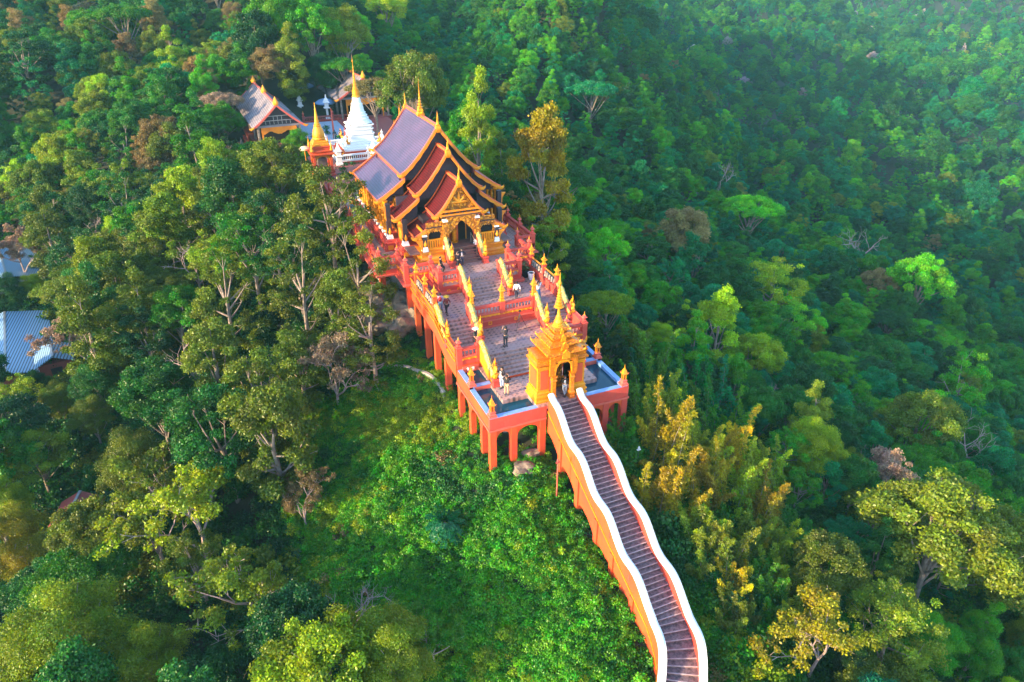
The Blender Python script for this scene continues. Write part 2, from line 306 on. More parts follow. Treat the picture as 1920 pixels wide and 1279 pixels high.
# ------------------------------------------------------------------ architecture
Z1, Z2, Z3, ZF = 1.0, 2.05, 3.05, 4.1
def arch_wall(mb, axis, fixed0, fixed1, a, b, ztop, zs, rise, m=0, n=14):
    """wall panel from a to b with an arch cut out of its underside"""
    c, r = (a + b) / 2, abs(b - a) / 2; us = [a + (b - a) * i / n for i in range(n + 1)]
    zb = [zs + rise * sqrt(max(0, 1 - ((u - c) / r) ** 2)) for u in us]
    P = (lambda u, f: (u, f)) if axis == 'x' else (lambda u, f: (f, u))
    mb.ribbon([P(u, fixed0) for u in us], [P(u, fixed1) for u in us], zb, [ztop] * (n + 1), m)
# shared small meshes
def finial_mesh(name, c0, spike, roof, h=1.0):
    m = MB(); k = h
    m.sq(0, 0, [(.17,0),(.20,.03),(.20,.10),(.13,.16),(.11,.20),(.11,.42),(.13,.45)], 0)
    m.sq(0, 0, [(.13,.45),(.24,.48),(.22,.53),(.13,.60)], 2)
    m.sq(0, 0, [(.11,.60),(.13,.64)], 0); m.sq(0, 0, [(.13,.64),(.17,.66),(.08,.74)], 2)
    m.lathe(0, 0, [(.075,.74),(.085,.80),(.05,.88),(.035,1.0),(.012,1.16),(.004,1.2)], 8, 0, 1)
    for sx, sy in ((1,1),(1,-1),(-1,1),(-1,-1)): m.tube([(sx*.2,sy*.2,.5),(sx*.25,sy*.25,.58)], [.03,.006], 4, 0, 2)
    m.v = [(x, y, z * k) for x, y, z in m.v]; return m.mesh(name, [c0, spike, roof])
F_PINK = finial_mesh('finial', M['salmon'], M['gold'], M['pink'])
F_GOLD = finial_mesh('finial', M['gold'], M['gold'], M['gold'])
def lantern_mesh():
    m = MB()
    m.sq(0, 0, [(.26,0),(.28,.06),(.22,.12),(.22,.2),(.26,.26),(.18,.32)], 0)
    for sx, sy in ((1,1),(1,-1),(-1,1),(-1,-1)): m.box(sx*.13-.035, sx*.13+.035, sy*.13-.035, sy*.13+.035, .32, .78, 1)
    m.box(-.07, .07, -.07, .07, .32, .78, 2)
    m.sq(0, 0, [(.19,.78),(.27,.82),(.24,.87),(.15,.95),(.20,.98),(.12,1.08),(.14,1.11),(.07,1.2)], 1)
    m.lathe(0, 0, [(.07,1.2),(.08,1.24),(.03,1.34),(.008,1.6)], 8, 0, 1)
    for sx, sy in ((1,1),(1,-1),(-1,1),(-1,-1)): m.tube([(sx*.22,sy*.22,.84),(sx*.30,sy*.30,.96)], [.035,.008], 4, 0, 1)
    return m.mesh('lantern_finial', [M['pink'], M['gold'], M['orange']])
LANT = lantern_mesh()
def block(name, label, cat, group=None): pass

# ---- pool terrace
T = thing('pool_terrace', 'lowest salmon terrace on arched pillars, with blue rimmed pools round a tiled floor', 'terrace', (0, 2.8, -6))
W = 5.2
m = MB()
m.box(-3.62, 3.62, 1.2, 6.2, -.35, 0, 0)                            # tiled deck
m.box(-1.75, 1.95, -.42, 1.2, -.35, -.004, 0)
m.build('tiled_floor', M['tile'], T)
m = MB()
m.box(-W+.1, W-.1, -.3, 6.2, -.95, -.62, 0); m.build('deck_slab', M['basin'], T)
for sx in (-1, 1):
    xo, xi = sx * W, sx * (W - .36); a, b = min(xo, xi), max(xo, xi)
    m = MB(); m.box(a, b, -.4, 3.40, -.6, -.05, 0)
    if sx < 0: m.box(-W+.36, -1.76, -.4, -.06, -.6, -.05, 0)
    else: m.box(1.96, W-.36, -.4, -.06, -.6, -.05, 0)
    m.box(a, b, 3.44, 6.0, -.6, .13, 0); lo, hi = sorted((sx * (W-.36), sx * 3.63)); m.box(lo, hi, 3.44, 3.72, .02, .13, 0)
    m.build('pool_rim', M['bluerim'], T)
    m = MB(); m.box(lo, hi, 3.46, 3.72, -.6, .02, 0); m.build('dividing_wall', M['pink'], T); m = MB(); m.box(lo, hi, 5.8, 6.02, -.6, .35, 0); m.build('pool_end_wall', M['pink'], T)
def facade_x(y0, y1, xa, xb, cuts):      # front/back parapet with arches
    m = MB(); m.box(xa, xb, y0, y1, -.95, -.1, 0); m.build('parapet', M['salmon'], T)
    m = MB(); m.box(xa-.06 if xa < 0 else xa, xb+.06 if xb > 2 else xb, y0-.07, y0 + .0, -1.08, -.95, 0); m.build('cornice', M['pink'], T)
    for a, b in cuts:
        m = MB(); arch_wall(m, 'x', y0+.03, y1-.03, a, b, -.95, -2.0, .72, 0); m.build('arch', M['orange'], T)
facade_x(-.46, -.16, -W-.04, -1.15, [(-4.78, -3.72), (-3.28, -1.6)])
facade_x(-.46, -.16, 1.55, W+.04, [(1.75, 3.28), (3.72, 4.78)])
def pillar(par, x, y, zt, w_=.22, mt='salmon', deep=None):
    zb = (deep if deep is not None else H(x, y)) - .8
    m = MB(); m.box(x-w_, x+w_, y-w_, y+w_, zb, zt, 0); return m.build('pillar', M[mt], par)
for x in (-5.0, -3.5, -1.38, 1.62, 3.5, 5.0): pillar(T, x, -.27, -.95, .22, 'orange' if x < 0 else 'salmon')  # left pillars coloured as sunlit, right ones plain salmon
for sx in (-1, 1):
    mt = 'orange' if sx < 0 else 'salmon'  # sunlight painted in: left side orange, right side salmon
    m = MB(); a, b = sorted((sx*(W+.04), sx*(W-.26))); m.box(a, b, -.16, 3.42, -.95, -.1, 0); m.box(a, b, 3.44, 6.1, -.95, .08, 0)
    m.build('parapet', M[mt], T)
    m = MB(); a2, b2 = sorted((sx*(W+.04), sx*(W+.11))); m.box(a2, b2, -.4, 6.1, -1.08, -.95, 0); m.build('cornice', M['pink'], T)
    for y0, y1 in ((-.05, 1.1), (1.5, 3.3), (3.7, 5.7)):
        m = MB(); arch_wall(m, 'y', sx*(W-.02), sx*(W-.22), y0, y1, -.95, -2.0, .75, 0); m.build('arch', M[mt], T)
    for y in (1.3, 3.5, 5.9): pillar(T, sx*5.0, y, -.95, .2, mt)
    for x, y in ((2.6, 3.4), (.45, 3.4)): pillar(T, sx*x, y, -.95, .17, 'concrete')
for i, (x, y) in enumerate(((-4.95, -.15), (4.98, -.15), (-4.98, 3.62), (4.98, 3.62))):
    m = MB(); zt = -.05 if y < 1 else .13
    m.fr(x, y, zt, zt+.12, .28, .28, .26, .26, 0); m.build('finial_base', M['pink'], T)
    inst(LANT, 'lantern_finial', T, (x, y, zt+.12), 0, (.78, .78, .95))
for i, (x0, x1, y0, y1, z) in enumerate(((-4.85,-3.62,1.2,3.42,-.30),(3.62,4.85,1.2,3.42,-.30),(-4.85,-1.75,-.07,1.2,-.302),(1.95,4.85,-.07,1.2,-.302),(-4.85,-3.62,3.7,5.82,-.12),(3.62,4.85,3.7,5.82,-.12))):
    m = MB(); m.add([(x0,y0,z),(x1,y0,z),(x1,y1,z),(x0,y1,z)], [(0,1,2,3)], 0); o = m.build('water', M['water']); o['kind'] = 'structure'
for x, y in ((-4.5, 5.74), (-4.1, 5.74)):       # little spouts over the small left pool
    m = MB(); m.tube([(x, y, .0), (x, y, .28), (x, y-.16, .34), (x, y-.24, .2)], .02, 5, 0); m.tube([(x-.12,y-.04,.24),(x+.12,y-.04,.24)], .02, 5, 0)
    m.build('water_spout', M['white'], T)

# ---- balustrade runs
BAL = MB(); BAL.lathe(0, 0, [(.05,0),(.05,.05),(.03,.10),(.062,.22),(.03,.36),(.05,.42),(.05,.46)], 8, 0, 0); 
def baluster_row(p0, p1, z, par, mt='pink', hgt_=.46, gap=.26):
    d = Vector((p1[0]-p0[0], p1[1]-p0[1])); n = max(2, int(d.length / gap)); m = MB()
    for i in range(n):
        t = (i + .5) / n; x, y = p0[0] + d.x * t, p0[1] + d.y * t
        m.lathe(x, y, [(r, zz * hgt_ / .46) for r, zz in ((.05,0),(.05,.05),(.03,.10),(.062,.22),(.03,.36),(.05,.42),(.05,.46))], 6, 0, 0, True, z)
    return m.build('balusters', M[mt], par)
def obox(m, p0, p1, h0, h1, z0, z1, mi=0):      # box along a plan line, h0..h1 offset to the left of travel
    d = Vector((p1[0]-p0[0], p1[1]-p0[1])).normalized(); n = Vector((-d.y, d.x))
    P = [(p0[0]+n.x*h0, p0[1]+n.y*h0), (p1[0]+n.x*h0, p1[1]+n.y*h0), (p1[0]+n.x*h1, p1[1]+n.y*h1), (p0[0]+n.x*h1, p0[1]+n.y*h1)]
    m.prism(P, 'z', z0, z1, mi)
def balustrade(name_label, p0, p1, zf, finials=(0, 1), mt='salmon', mt2='pink', fin=None, studs=True, group=None, zb=-.45, out=.0):
    t = thing('balustrade', name_label, 'balustrade', ((p0[0]+p1[0])/2, (p0[1]+p1[1])/2, zf + zb), group)
    m = MB(); obox(m, p0, p1, -.14, .14, zf+zb, zf+.12, 0); m.build('base', M[mt], t)
    m = MB(); obox(m, p0, p1, -.17, .17, zf+.12, zf+.20, 0); m.build('bottom_rail', M[mt2], t)
    m = MB(); obox(m, p0, p1, -.17, .17, zf+.66, zf+.82, 0); obox(m, p0, p1, -.13, .13, zf+.82, zf+.86, 0); m.build('top_rail', M[mt], t)
    baluster_row(p0, p1, zf+.20, t, mt2)
    d = Vector((p1[0]-p0[0], p1[1]-p0[1])); L_ = d.length; d.normalize(); n = Vector((-d.y, d.x))
    if studs:
        for sgn in (-1, 1):
            m = MB(); k = max(2, int(L_ / .38))
            for i in range(k):
                q = (i + .5) / k * L_; x, y = p0[0]+d.x*q+n.x*.15*sgn, p0[1]+d.y*q+n.y*.15*sgn
                m.fr(x, y, zf-.07, zf+.05, .07, .07, .05, .05, 0)
            obox(m, p0, p1, .145*sgn-.004, .145*sgn+.004, zf-.085, zf+.065, 0); m.build('stud_band', M['gold'], t)
    for e in finials:
        q = p0 if e == 0 else (p1 if e == 1 else (p0[0]+d.x*L_*e, p0[1]+d.y*L_*e))
        m = MB(); m.sq(q[0], q[1], [(.2, zf+zb-.01), (.2, zf+.86), (.24, zf+.89), (.24, zf+.95), (.16, zf+1.0)], 0); po = m.build('post', M[mt], t)
        inst(fin or F_PINK, 'finial', po, (q[0], q[1], zf+1.0), 0, .72)
    return t

# ---- middle landing block (T1)
T1 = thing('lower_landing', 'tiled landing where a tripod stands, above the wide steps behind the golden gate', 'terrace', (0, 8, -5))
m = MB(); m.box(-3.1, 3.1, 6.0, 10.0, Z1-.3, Z1, 0); m.box(-5.0, -3.1, 6.05, 10.0, Z1-.3, Z1-.002, 0); m.box(3.1, 5.0, 6.05, 10.0, Z1-.3, Z1-.002, 0); m.build('tiled_floor', M['tile'], T1)
m = MB(); n = 7
for i in range(n): m.box(-3.15, 3.15, 3.7 + i*.33, 6.0, Z1*i/n - (.3 if i == 0 else 0), Z1*(i+1)/n - (.004 if i == n-1 else 0), 0)
m.build('wide_steps', M['tile'], T1)
m = MB(); m.box(-3.1, 3.1, 3.66, 3.7, 0.0, .14, 0); m.build('step_edge', M['orange'], T1)
inlay = mat('slate_blue_inlay', (.16,.17,.26))
for cx, cy, z in ((.3, 7.1, Z1), (-1.2, 2.6, 0), (-3.8, 10.6, Z2), (3.9, 10.7, Z2)):
    m = MB()
    for k, (r0, r1) in enumerate(((.0, .06), (.12, .17), (.26, .31), (.38, .41))):
        pts = []; nn = 16
        for q in range(nn): a = 2*pi*q/nn; pts.append((cx+r1*cos(a), cy+r1*sin(a), z+.005))
        if r0 == 0: m.add(pts, [tuple(range(nn))], 0)
        else: m.add(pts + [(cx+r0*cos(2*pi*q/nn), cy+r0*sin(2*pi*q/nn), z+.005) for q in range(nn)], [(q, (q+1) % nn, (q+1) % nn+nn, q+nn) for q in range(nn)], 0)
    m.build('floor_rosette', inlay, T1)
for sx in (-1, 1):
    mt = 'orange' if sx < 0 else 'salmon'  # left walls carry the sunlit orange in their colour
    a, b = sorted((sx*5.2, sx*3.35))
    m = MB(); m.box(a, b, 5.9, 6.15, -.6, Z1-.42, 0); m.build('front_wall', M[mt], T1)
    balustrade('balustrade on the %s front corner of the lower landing, beside the small upper pool' % ('left' if sx < 0 else 'right'), (sx*5.05, 5.98), (sx*3.55, 5.98), Z1, (0, 1), mt='salmon')
    # sloping outer beam of the side stairs, on pillars
    m = MB(); ys = [6.0, 7.9, 10.9, 17.5]; zt = [Z1+.82, Z1+.9, Z2+.75, Z2+.75]
    xo, xi = sx*5.3, sx*5.02
    m.ribbon([(xo, y) for y in ys], [(xi, y) for y in ys], [-.55, -.5, .55, .75], zt, 0); m.build('outer_wall', M[mt], T1)
    m = MB()
    for dz, th in ((-1.0, .09), (-.55, .06), (-.05, .1)):
        m.ribbon([(sx*5.37, y) for y in ys], [(sx*5.3, y) for y in ys], [z+dz for z in zt], [z+dz+th for z in zt], 0)
    m.build('moulding', M['yellow' if sx < 0 else 'pink'], T1)  # left moulding yellow as if in the sun
    for y, zt_ in ((8.6, -.4), (11.2, .55), (13.7, .6), (16.6, .7)): pillar(T1, sx*5.1, y, zt_, .22, mt)
    m = MB()
    for i in range(7): a, b = sorted((sx*2.8, sx*5.02)); m.box(a, b, 7.9 + i*.34, 10.4, Z1+(Z2-Z1)*i/7-(.1 if i == 0 else 0), Z1+(Z2-Z1)*(i+1)/7-.004, 0)
    m.build('side_steps', M['tile'], T1)

# ---- middle terrace (T2)
T2 = thing('middle_terrace', 'tiled terrace between the bell racks, its front wall facing the tripod', 'terrace', (0, 14, -4))
m = MB(); m.box(-2.62, 2.62, 9.72, 10.4, Z2-.3, Z2-.002, 0); m.box(-5.02, 5.02, 10.3, 17.8, Z2-.3, Z2, 0); m.build('tiled_floor', M['tile'], T2)
m = MB(); m.box(-2.72, 2.72, 9.62, 9.9, .4, Z2-.42, 0); m.box(-2.72, -2.5, 9.9, 10.5, .4, Z2-.42, 0); m.box(2.5, 2.72, 9.9, 10.5, .4, Z2-.42, 0); m.build('front_wall', M['salmon'], T2)
m = MB(); m.box(-2.76, 2.76, 9.5, 9.62, Z2-.46, Z2-.38, 0); m.box(-2.74, 2.74, 9.56, 9.62, Z1+.0, Z1+.14, 0); m.build('ledge', M['pink'], T2)
def vents(par, pts):     # square gilt vents on a wall facing -y
    for x, y, z in pts:
        m = MB(); m.box(x-.15, x+.15, y-.03, y+.002, z-.14, z+.14, 0); v = m.build('vent', M['gold'], par)
        m = MB(); m.box(x-.08, x+.08, y-.036, y-.03, z-.07, z+.08, 0); m.build('vent_opening', M['orange'], v)
vents(T2, [(-1.2, 9.62, Z1+.38), (1.0, 9.62, Z1+.38)])
balustrade('balustrade across the front of the middle terrace, behind the tripod', (-2.55, 9.78), (2.45, 9.78), Z2, ())
# lantern topped gilt poles
def gilt_pole(x, y, z, label):
    t = thing('lantern_pole', label, 'lantern pole', (x, y, z), 'gilt lantern poles on the middle balustrade')
    m = MB(); m.sq(x, y, [(.2, 0), (.2, .88), (.24, .92), (.2, .98)], 0, z); m.build('pedestal', M['salmon'], t)
    m = MB(); m.sq(x, y, [(.19,.98),(.21,1.05),(.13,1.12),(.12,1.2),(.15,1.24),(.15,1.3),(.11,1.34),(.11,1.75),(.16,1.79),(.13,1.85)], 0, z); m.build('pole_body', M['gold'], t)
    m = MB(); m.sq(x, y, [(.13,1.85),(.24,1.88),(.20,1.94),(.11,2.02),(.17,2.05),(.12,2.12),(.07,2.2),(.12,2.23),(.05,2.32)], 0, z); m.lathe(x, y, [(.06,2.3),(.07,2.38),(.025,2.5),(.004,3.1)], 8, 0, 0, True, z); m.build('spire', M['gold'], t)
gilt_pole(-2.62, 9.78, Z2, 'gilt lantern pole at the left end of the balustrade behind the tripod')
gilt_pole(-.15, 9.78, Z2, 'gilt lantern pole on the middle of the balustrade behind the tripod')
gilt_pole(2.55, 9.78, Z2, 'tallest gilt lantern pole, right end of the balustrade behind the tripod')

# ---- upper terrace (T3)
T3 = thing('upper_terrace', 'large tiled terrace carrying the tiered temple hall', 'terrace', (0, 28, -3))
OUT = [(-1.75, 14.7), (-3.62, 14.7), (-3.62, 17.3), (-5.75, 17.3), (-5.75, 20.0), (-7.35, 20.0), (-7.35, 44), (7.35, 44), (7.35, 20.0), (5.75, 20.0), (5.75, 17.3), (3.62, 17.3), (3.62, 14.7), (1.75, 14.7)]
def off(poly, d):    # push every outline point outward from the axis
    return [(x + d * (1 if x > 0 else -1) if abs(x) > 2 else x, y - (d if y < 40 else -d)) for x, y in poly]
m = MB(); m.prism(OUT, 'z', Z3-.32, Z3, 0); m.build('tiled_floor', M['tile'], T3)
m = MB(); m.prism(off(OUT, .02), 'z', Z3-.75, Z3-.33, 0); m.build('slab', M['salmon'], T3)
m = MB(); m.prism(off(OUT, .28), 'z', Z3-.88, Z3-.75, 0); m.build('ledge', M['pink'], T3)
for a, b, x0, x1 in ((14.55, 15.0, -3.78, -1.7), (14.55, 15.0, 1.7, 3.78)):
    m = MB(); m.box(x0, x1, a, b+2.6, Z2-.6, Z3-.88, 0); m.build('front_wall', M['salmon'], T3)
    m = MB(); m.box(x0-.06, x1+.06, a-.06, a, Z2, Z2+.10, 0); m.build('skirting', M['pink'], T3)
vents(T3, [(-2.9, 14.55, Z2+.28), (-2.0, 14.55, Z2+.30), (2.75, 14.55, Z2+.28)])
for x, y in ((-7.0, 20.6), (-7.0, 25), (-7.0, 29.5), (-7.0, 34), (-5.4, 17.7), (7.0, 20.6), (7.0, 25), (7.0, 30), (7.0, 36), (5.4, 17.7), (-3.3, 17.6), (3.3, 17.6)): pillar(T3, x, y, Z3-.85, .24, 'orange' if x < 0 else 'salmon')  # left pillars given the sunlit tint
m = MB(); m.box(-6.6, 6.6, 21, 44, -4, Z3-.85, 0); m.build('retaining_core', M['concrete'], T3)
S = [('left', -1), ('right', 1)]
for nm, s_ in S:
    balustrade('balustrade on the %s front block of the upper terrace, beside the central steps' % nm, (s_*3.5, 14.85), (s_*1.9, 14.85), Z3, (0,))
    balustrade('short balustrade running back from the %s front block to the recess' % nm, (s_*3.5, 15.1), (s_*3.5, 17.25), Z3, (1,))
    balustrade('balustrade facing forward in the first recess on the %s of the upper terrace' % nm, (s_*3.75, 17.42), (s_*5.45, 17.42), Z3, ())
    balustrade('short balustrade with two finials stepping back on the %s of the upper terrace' % nm, (s_*5.62, 17.45), (s_*5.62, 20.05), Z3, (0, 1))
    balustrade('balustrade facing forward at the outer %s corner of the upper terrace' % nm, (s_*5.85, 20.15), (s_*7.05, 20.15), Z3, ())
    balustrade('long balustrade with spaced finials along the %s side of the temple hall' % nm, (s_*7.2, 20.2), (s_*7.2, 43.8), Z3, tuple(i/8 for i in range(9)))
m = MB(); n = 7
for i in range(n): m.box(-1.72, 1.72, 12.6 + i*.33, 14.9, Z2+(Z3-Z2)*i/n-(.1 if i == 0 else 0), Z2+(Z3-Z2)*(i+1)/n-(.004 if i < n-1 else .006), 0)
m.build('central_steps', M['tile'], T3)

# ---- naga stair balustrades
def bez(p, n=10):
    out = []
    for i in range(len(p)-1):
        a = p[max(i-1,0)]; b = p[i]; c = p[i+1]; d = p[min(i+2,len(p)-1)]
        for k in range(n):
            t = k/n; out.append(tuple(.5*((2*b[j])+(-a[j]+c[j])*t+(2*a[j]-5*b[j]+4*c[j]-d[j])*t*t+(-a[j]+3*b[j]-3*c[j]+d[j])*t**3) for j in range(len(b))))
    out.append(tuple(p[-1])); return out
def naga(x, yt, zt, yb, zb, label, wall='salmon', group='naga stair balustrades', headh=1.0):
    """parapet rises from (yb,zb) at its foot to (yt,zt); the head stands at the foot"""
    t = thing('naga_balustrade', label, 'naga balustrade', (x, (yt+yb)/2, zb), group)
    L_ = yt - yb; prof = [(yb+.25, zb+.55), (yb+.30*L_, zb+.75+.10*(zt-zb)), (yb+.55*L_, zb+.95+.50*(zt-zb)), (yb+.78*L_, zt+.92), (yt, zt+1.02)]
    pr = bez(prof, 6); th = .15
    m = MB(); n = len(pr)
    bot = [zb-.35+max(0, (p[0]-yb)/L_)*(zt-zb) for p in pr]
    m.ribbon([(x-th, p[0]) for p in pr], [(x+th, p[0]) for p in pr], bot, [p[1] for p in pr], 0); m.build('parapet', M[wall], t)
    for sgn in (-1, 1):
        m = MB(); q = yb + .62*L_; zq = zb + .45 + .55*(zt-zb); m.box(x+sgn*(th-.005)-.012, x+sgn*(th-.005)+.012, q-.09, q+.09, zq-.13, zq+.17, 0); m.build('slot', M['gold'], t)
    body = [(x, p[0], p[1]+.10) for p in pr]; rad = [.20 + .03*sin(i*1.3) for i in range(n)]; rad[-1] = .13
    m = MB(); m.tube(body, rad, 8, 0, True, 1.0); m.build('serpent_body', M['scales'], t)
    m = MB()
    for i in range(2, n-1, 2): p = body[i]; m.add([(x-.02,p[1]-.09,p[2]+.17),(x-.02,p[1]+.09,p[2]+.17),(x-.02,p[1]+.03,p[2]+.33),(x+.02,p[1]-.09,p[2]+.17),(x+.02,p[1]+.09,p[2]+.17),(x+.02,p[1]+.03,p[2]+.33)],[(0,1,2),(5,4,3),(0,3,4,1),(1,4,5,2),(2,5,3,0)],0)
    m.build('back_crest', M['gold'], t)
    m = MB(); m.sq(x, yb, [(.27,-.05),(.27,.06),(.21,.12),(.20,.40),(.26,.46),(.26,.54),(.20,.6)], 0, zb); m.build('pedestal', M['salmon'], t)
    k = headh
    nk = bez([(x, yb+.30, zb+.62), (x, yb+.02, zb+.72), (x, yb-.14, zb+.95), (x, yb-.03, zb+1.22*k), (x, yb+.02, zb+1.40*k), (x, yb-.10, zb+1.55*k)], 4)
    m = MB(); m.tube(nk, [.19 - .09*abs(i/len(nk)-.15) for i in range(len(nk))], 8, 0); 
    m.tube([(x, yb+.05, zb+1.48*k), (x, yb-.14, zb+1.55*k), (x, yb-.33, zb+1.50*k)], [.11, .12, .04], 8, 0)
    m.tube([(x, yb-.05, zb+1.42*k), (x, yb-.28, zb+1.36*k)], [.07, .03], 6, 0); m.build('head', M['gold'], t)
    cr = bez([(x, yb+.06, zb+1.45*k), (x, yb+.14, zb+1.72*k), (x, yb+.02, zb+1.95*k), (x, yb+.05, zb+2.28*k)], 4)
    m = MB(); m.tube(cr, [.16, .165, .17, .16, .15, .14, .12, .11, .09, .06, .04, .02, .005], 6, 0, True, .45)
    for s2 in (1, -1): m.tube([(x+s2*.07, yb+.02, zb+1.45*k), (x+s2*.17, yb+.10, zb+1.62*k), (x+s2*.14, yb+.06, zb+1.82*k)], [.05, .045, .004], 5, 0)
    m.build('flame_crest', M['gold'], t)
    m = MB(); m.sq(x, yt+.05, [(.2, 0), (.2, .95), (.25, 1.0), (.25, 1.08), (.18, 1.14)], 0, zt); m.build('top_post', M['salmon' if wall != 'yellow' else 'orange'], t)
    return t
for nm, s_ in S:
    y_ = 'yellow' if s_ < 0 else 'salmon'  # left parapets yellow, sunlight put into the colour
    naga(s_*3.38, 6.0, Z1, 3.15, 0, '%s naga beside the lowest wide steps behind the golden gate' % ('left' if s_ < 0 else 'right'), y_)
    naga(s_*2.72, 10.1, Z2, 7.65, Z1, 'inner naga of the %s side steps, at a corner of the tripod landing' % nm, 'salmon')
    naga(s_*5.15, 10.8, Z2, 8.1, Z1, 'outer naga above the drop on the %s side steps' % nm, y_)
    naga(s_*1.78, 14.9, Z3, 12.5, Z2, '%s naga of the middle flight leading up to the temple forecourt' % nm, 'salmon')
    naga(s_*1.5, 19.7, ZF, 17.5, Z3, '%s naga at the foot of the temple porch steps' % nm, 'salmon')
# gilt finials on the top posts of the naga runs
for x, y, z in [(s_*a, b, c) for s_ in (-1, 1) for a, b, c in ((3.38, 6.05, Z1), (1.78, 14.95, Z3))]:
    pass

# ---- bell racks
bell_m = MB(); bell_m.lathe(0, 0, [(.02,.42),(.07,.40),(.11,.34),(.13,.2),(.15,.06),(.19,0),(.17,.0)], 10); bell_m.tube([(0,0,.4),(0,0,.62)], .012, 4)
bell_me = bell_m.mesh('bell', [M['bell']])
for nm, s_ in S:
    x = s_*5.16; mt = 'orange' if s_ < 0 else 'salmon'  # left posts coloured as sunlit salmon
    t = thing('bell_rack', 'three gold tipped posts with hanging bells along the %s edge of the middle terrace' % nm, 'bell rack', (x, 13.5, Z2+.7))
    for y in (10.95, 13.4, 15.9):
        m = MB(); m.sq(x, y, [(.15, .6), (.15, 1.65), (.19, 1.7), (.19, 1.76)], 0, Z2); p = m.build('post', M[mt], t)
        inst(F_GOLD, 'finial', p, (x, y, Z2+1.76), 0, .85)
    m = MB(); m.box(x-.035, x+.035, 10.95, 15.9, Z2+1.5, Z2+1.57, 0); m.build('rail', M['yellow'], t)
    for y in [11.35, 11.8, 12.25, 12.7, 13.05, 13.8, 14.25, 14.7, 15.15, 15.55]:
        b = bpy.data.objects.new('bell', bell_me); COL.objects.link(b); b.location = (x, y, Z2+.9); ORG[b.name] = tuple(b.location)
        tag(b, 'grey bronze bell hanging in the %s bell rack' % nm, 'bell', 'bells in the %s bell rack' % nm)

# ---- long stairway down from the gate
SX0, SX1 = -.67, 1.14
path = []; n_st = 46; tread = .298; riser = .142
y = -.55
def stair_path():
    pts = [((SX0+SX1)/2, -.42, 0.0)]; hd = -pi/2; x, y, z = pts[0]
    for i in range(62):
        tr = tread if i < 46 else (.46 if i < 50 else .36)
        if 44 <= i < 54: hd -= radians(3.6)
        x += cos(hd)*tr; y += sin(hd)*tr; z -= riser
        pts.append((x, y, z, hd))
    return pts
SP = stair_path(); half = (SX1-SX0)/2
ST = thing('stairway', 'long stone stairway descending from the golden gate between wavy white-capped walls', 'stairway', (.2, -10, -9))
def frame(i):
    hd = SP[i][3] if i > 0 else -pi/2; return Vector((SP[i][0], SP[i][1])), Vector((-sin(hd), cos(hd))) * -1   # point, unit vector to -x side
def side(i, o):    # o>0 = +x side (right going up)
    p, n = frame(i); return (p.x - n.x*o, p.y - n.y*o)
m = MB(); mn = MB()
for i in range(1, len(SP)):
    zt = SP[i-1][2] - riser*0 if False else SP[i][2]
    a, b = i-1, i
    q = [side(a, -half), side(a, half), side(b, half), side(b, -half)]
    z = SP[a][2] - riser if i > 1 else -riser
    m.prism(q, 'z', z-.5, z, 0)
    d = Vector((SP[b][0]-SP[a][0], SP[b][1]-SP[a][1])).normalized(); 
    e = [(q[3][0]-d.x*.035, q[3][1]-d.y*.035), (q[2][0]-d.x*.035, q[2][1]-d.y*.035), (q[2][0]+d.x*.012, q[2][1]+d.y*.012), (q[3][0]+d.x*.012, q[3][1]+d.y*.012)]
    mn.prism(e, 'z', z-.03, z+.006, 0)
m.build('steps', M['step'], ST); mn.build('step_nosings', M['nosing'], ST)
NI = len(SP) - 1
def wall_samples(o0, o1, phase, arches):
    Lp, Rp, zb, zt = [], [], [], []; sub = 8; s_ = 0
    pil = [-2.45, -4.98, -7.58, -9.59, -12.0, -14.3]
    for i in range(NI):
        for k in range(sub):
            t = k/sub; a, b = side(i, o0), side(i+1, o0); c, d = side(i, o1), side(i+1, o1)
            L0 = (a[0]+(b[0]-a[0])*t, a[1]+(b[1]-a[1])*t); R0 = (c[0]+(d[0]-c[0])*t, c[1]+(d[1]-c[1])*t)
            zz = SP[i][2]+(SP[i+1][2]-SP[i][2])*t; yy = L0[1]
            top = zz + .66 + .25*cos((yy + phase)*2*pi/3.45) + .30*exp(-((yy+.2)/.5)**2)
            gnd = H(L0[0], L0[1])
            if arches:
                yc = yy; edges = [.1] + pil; bz = gnd - .6
                for j in range(len(edges)-1):
                    y1, y0 = edges[j]-.20, edges[j+1]+.20
                    if y0 < yc < y1:
                        cc, r = (y0+y1)/2, (y1-y0)/2; bz = max(gnd-.6, zz - 2.75 + .65*sqrt(max(0, 1-((yc-cc)/r)**2)))
                zbv = bz
            else: zbv = gnd - .6
            Lp.append(L0); Rp.append(R0); zb.append(min(zbv, top-.3)); zt.append(top)
    return Lp, Rp, zb, zt
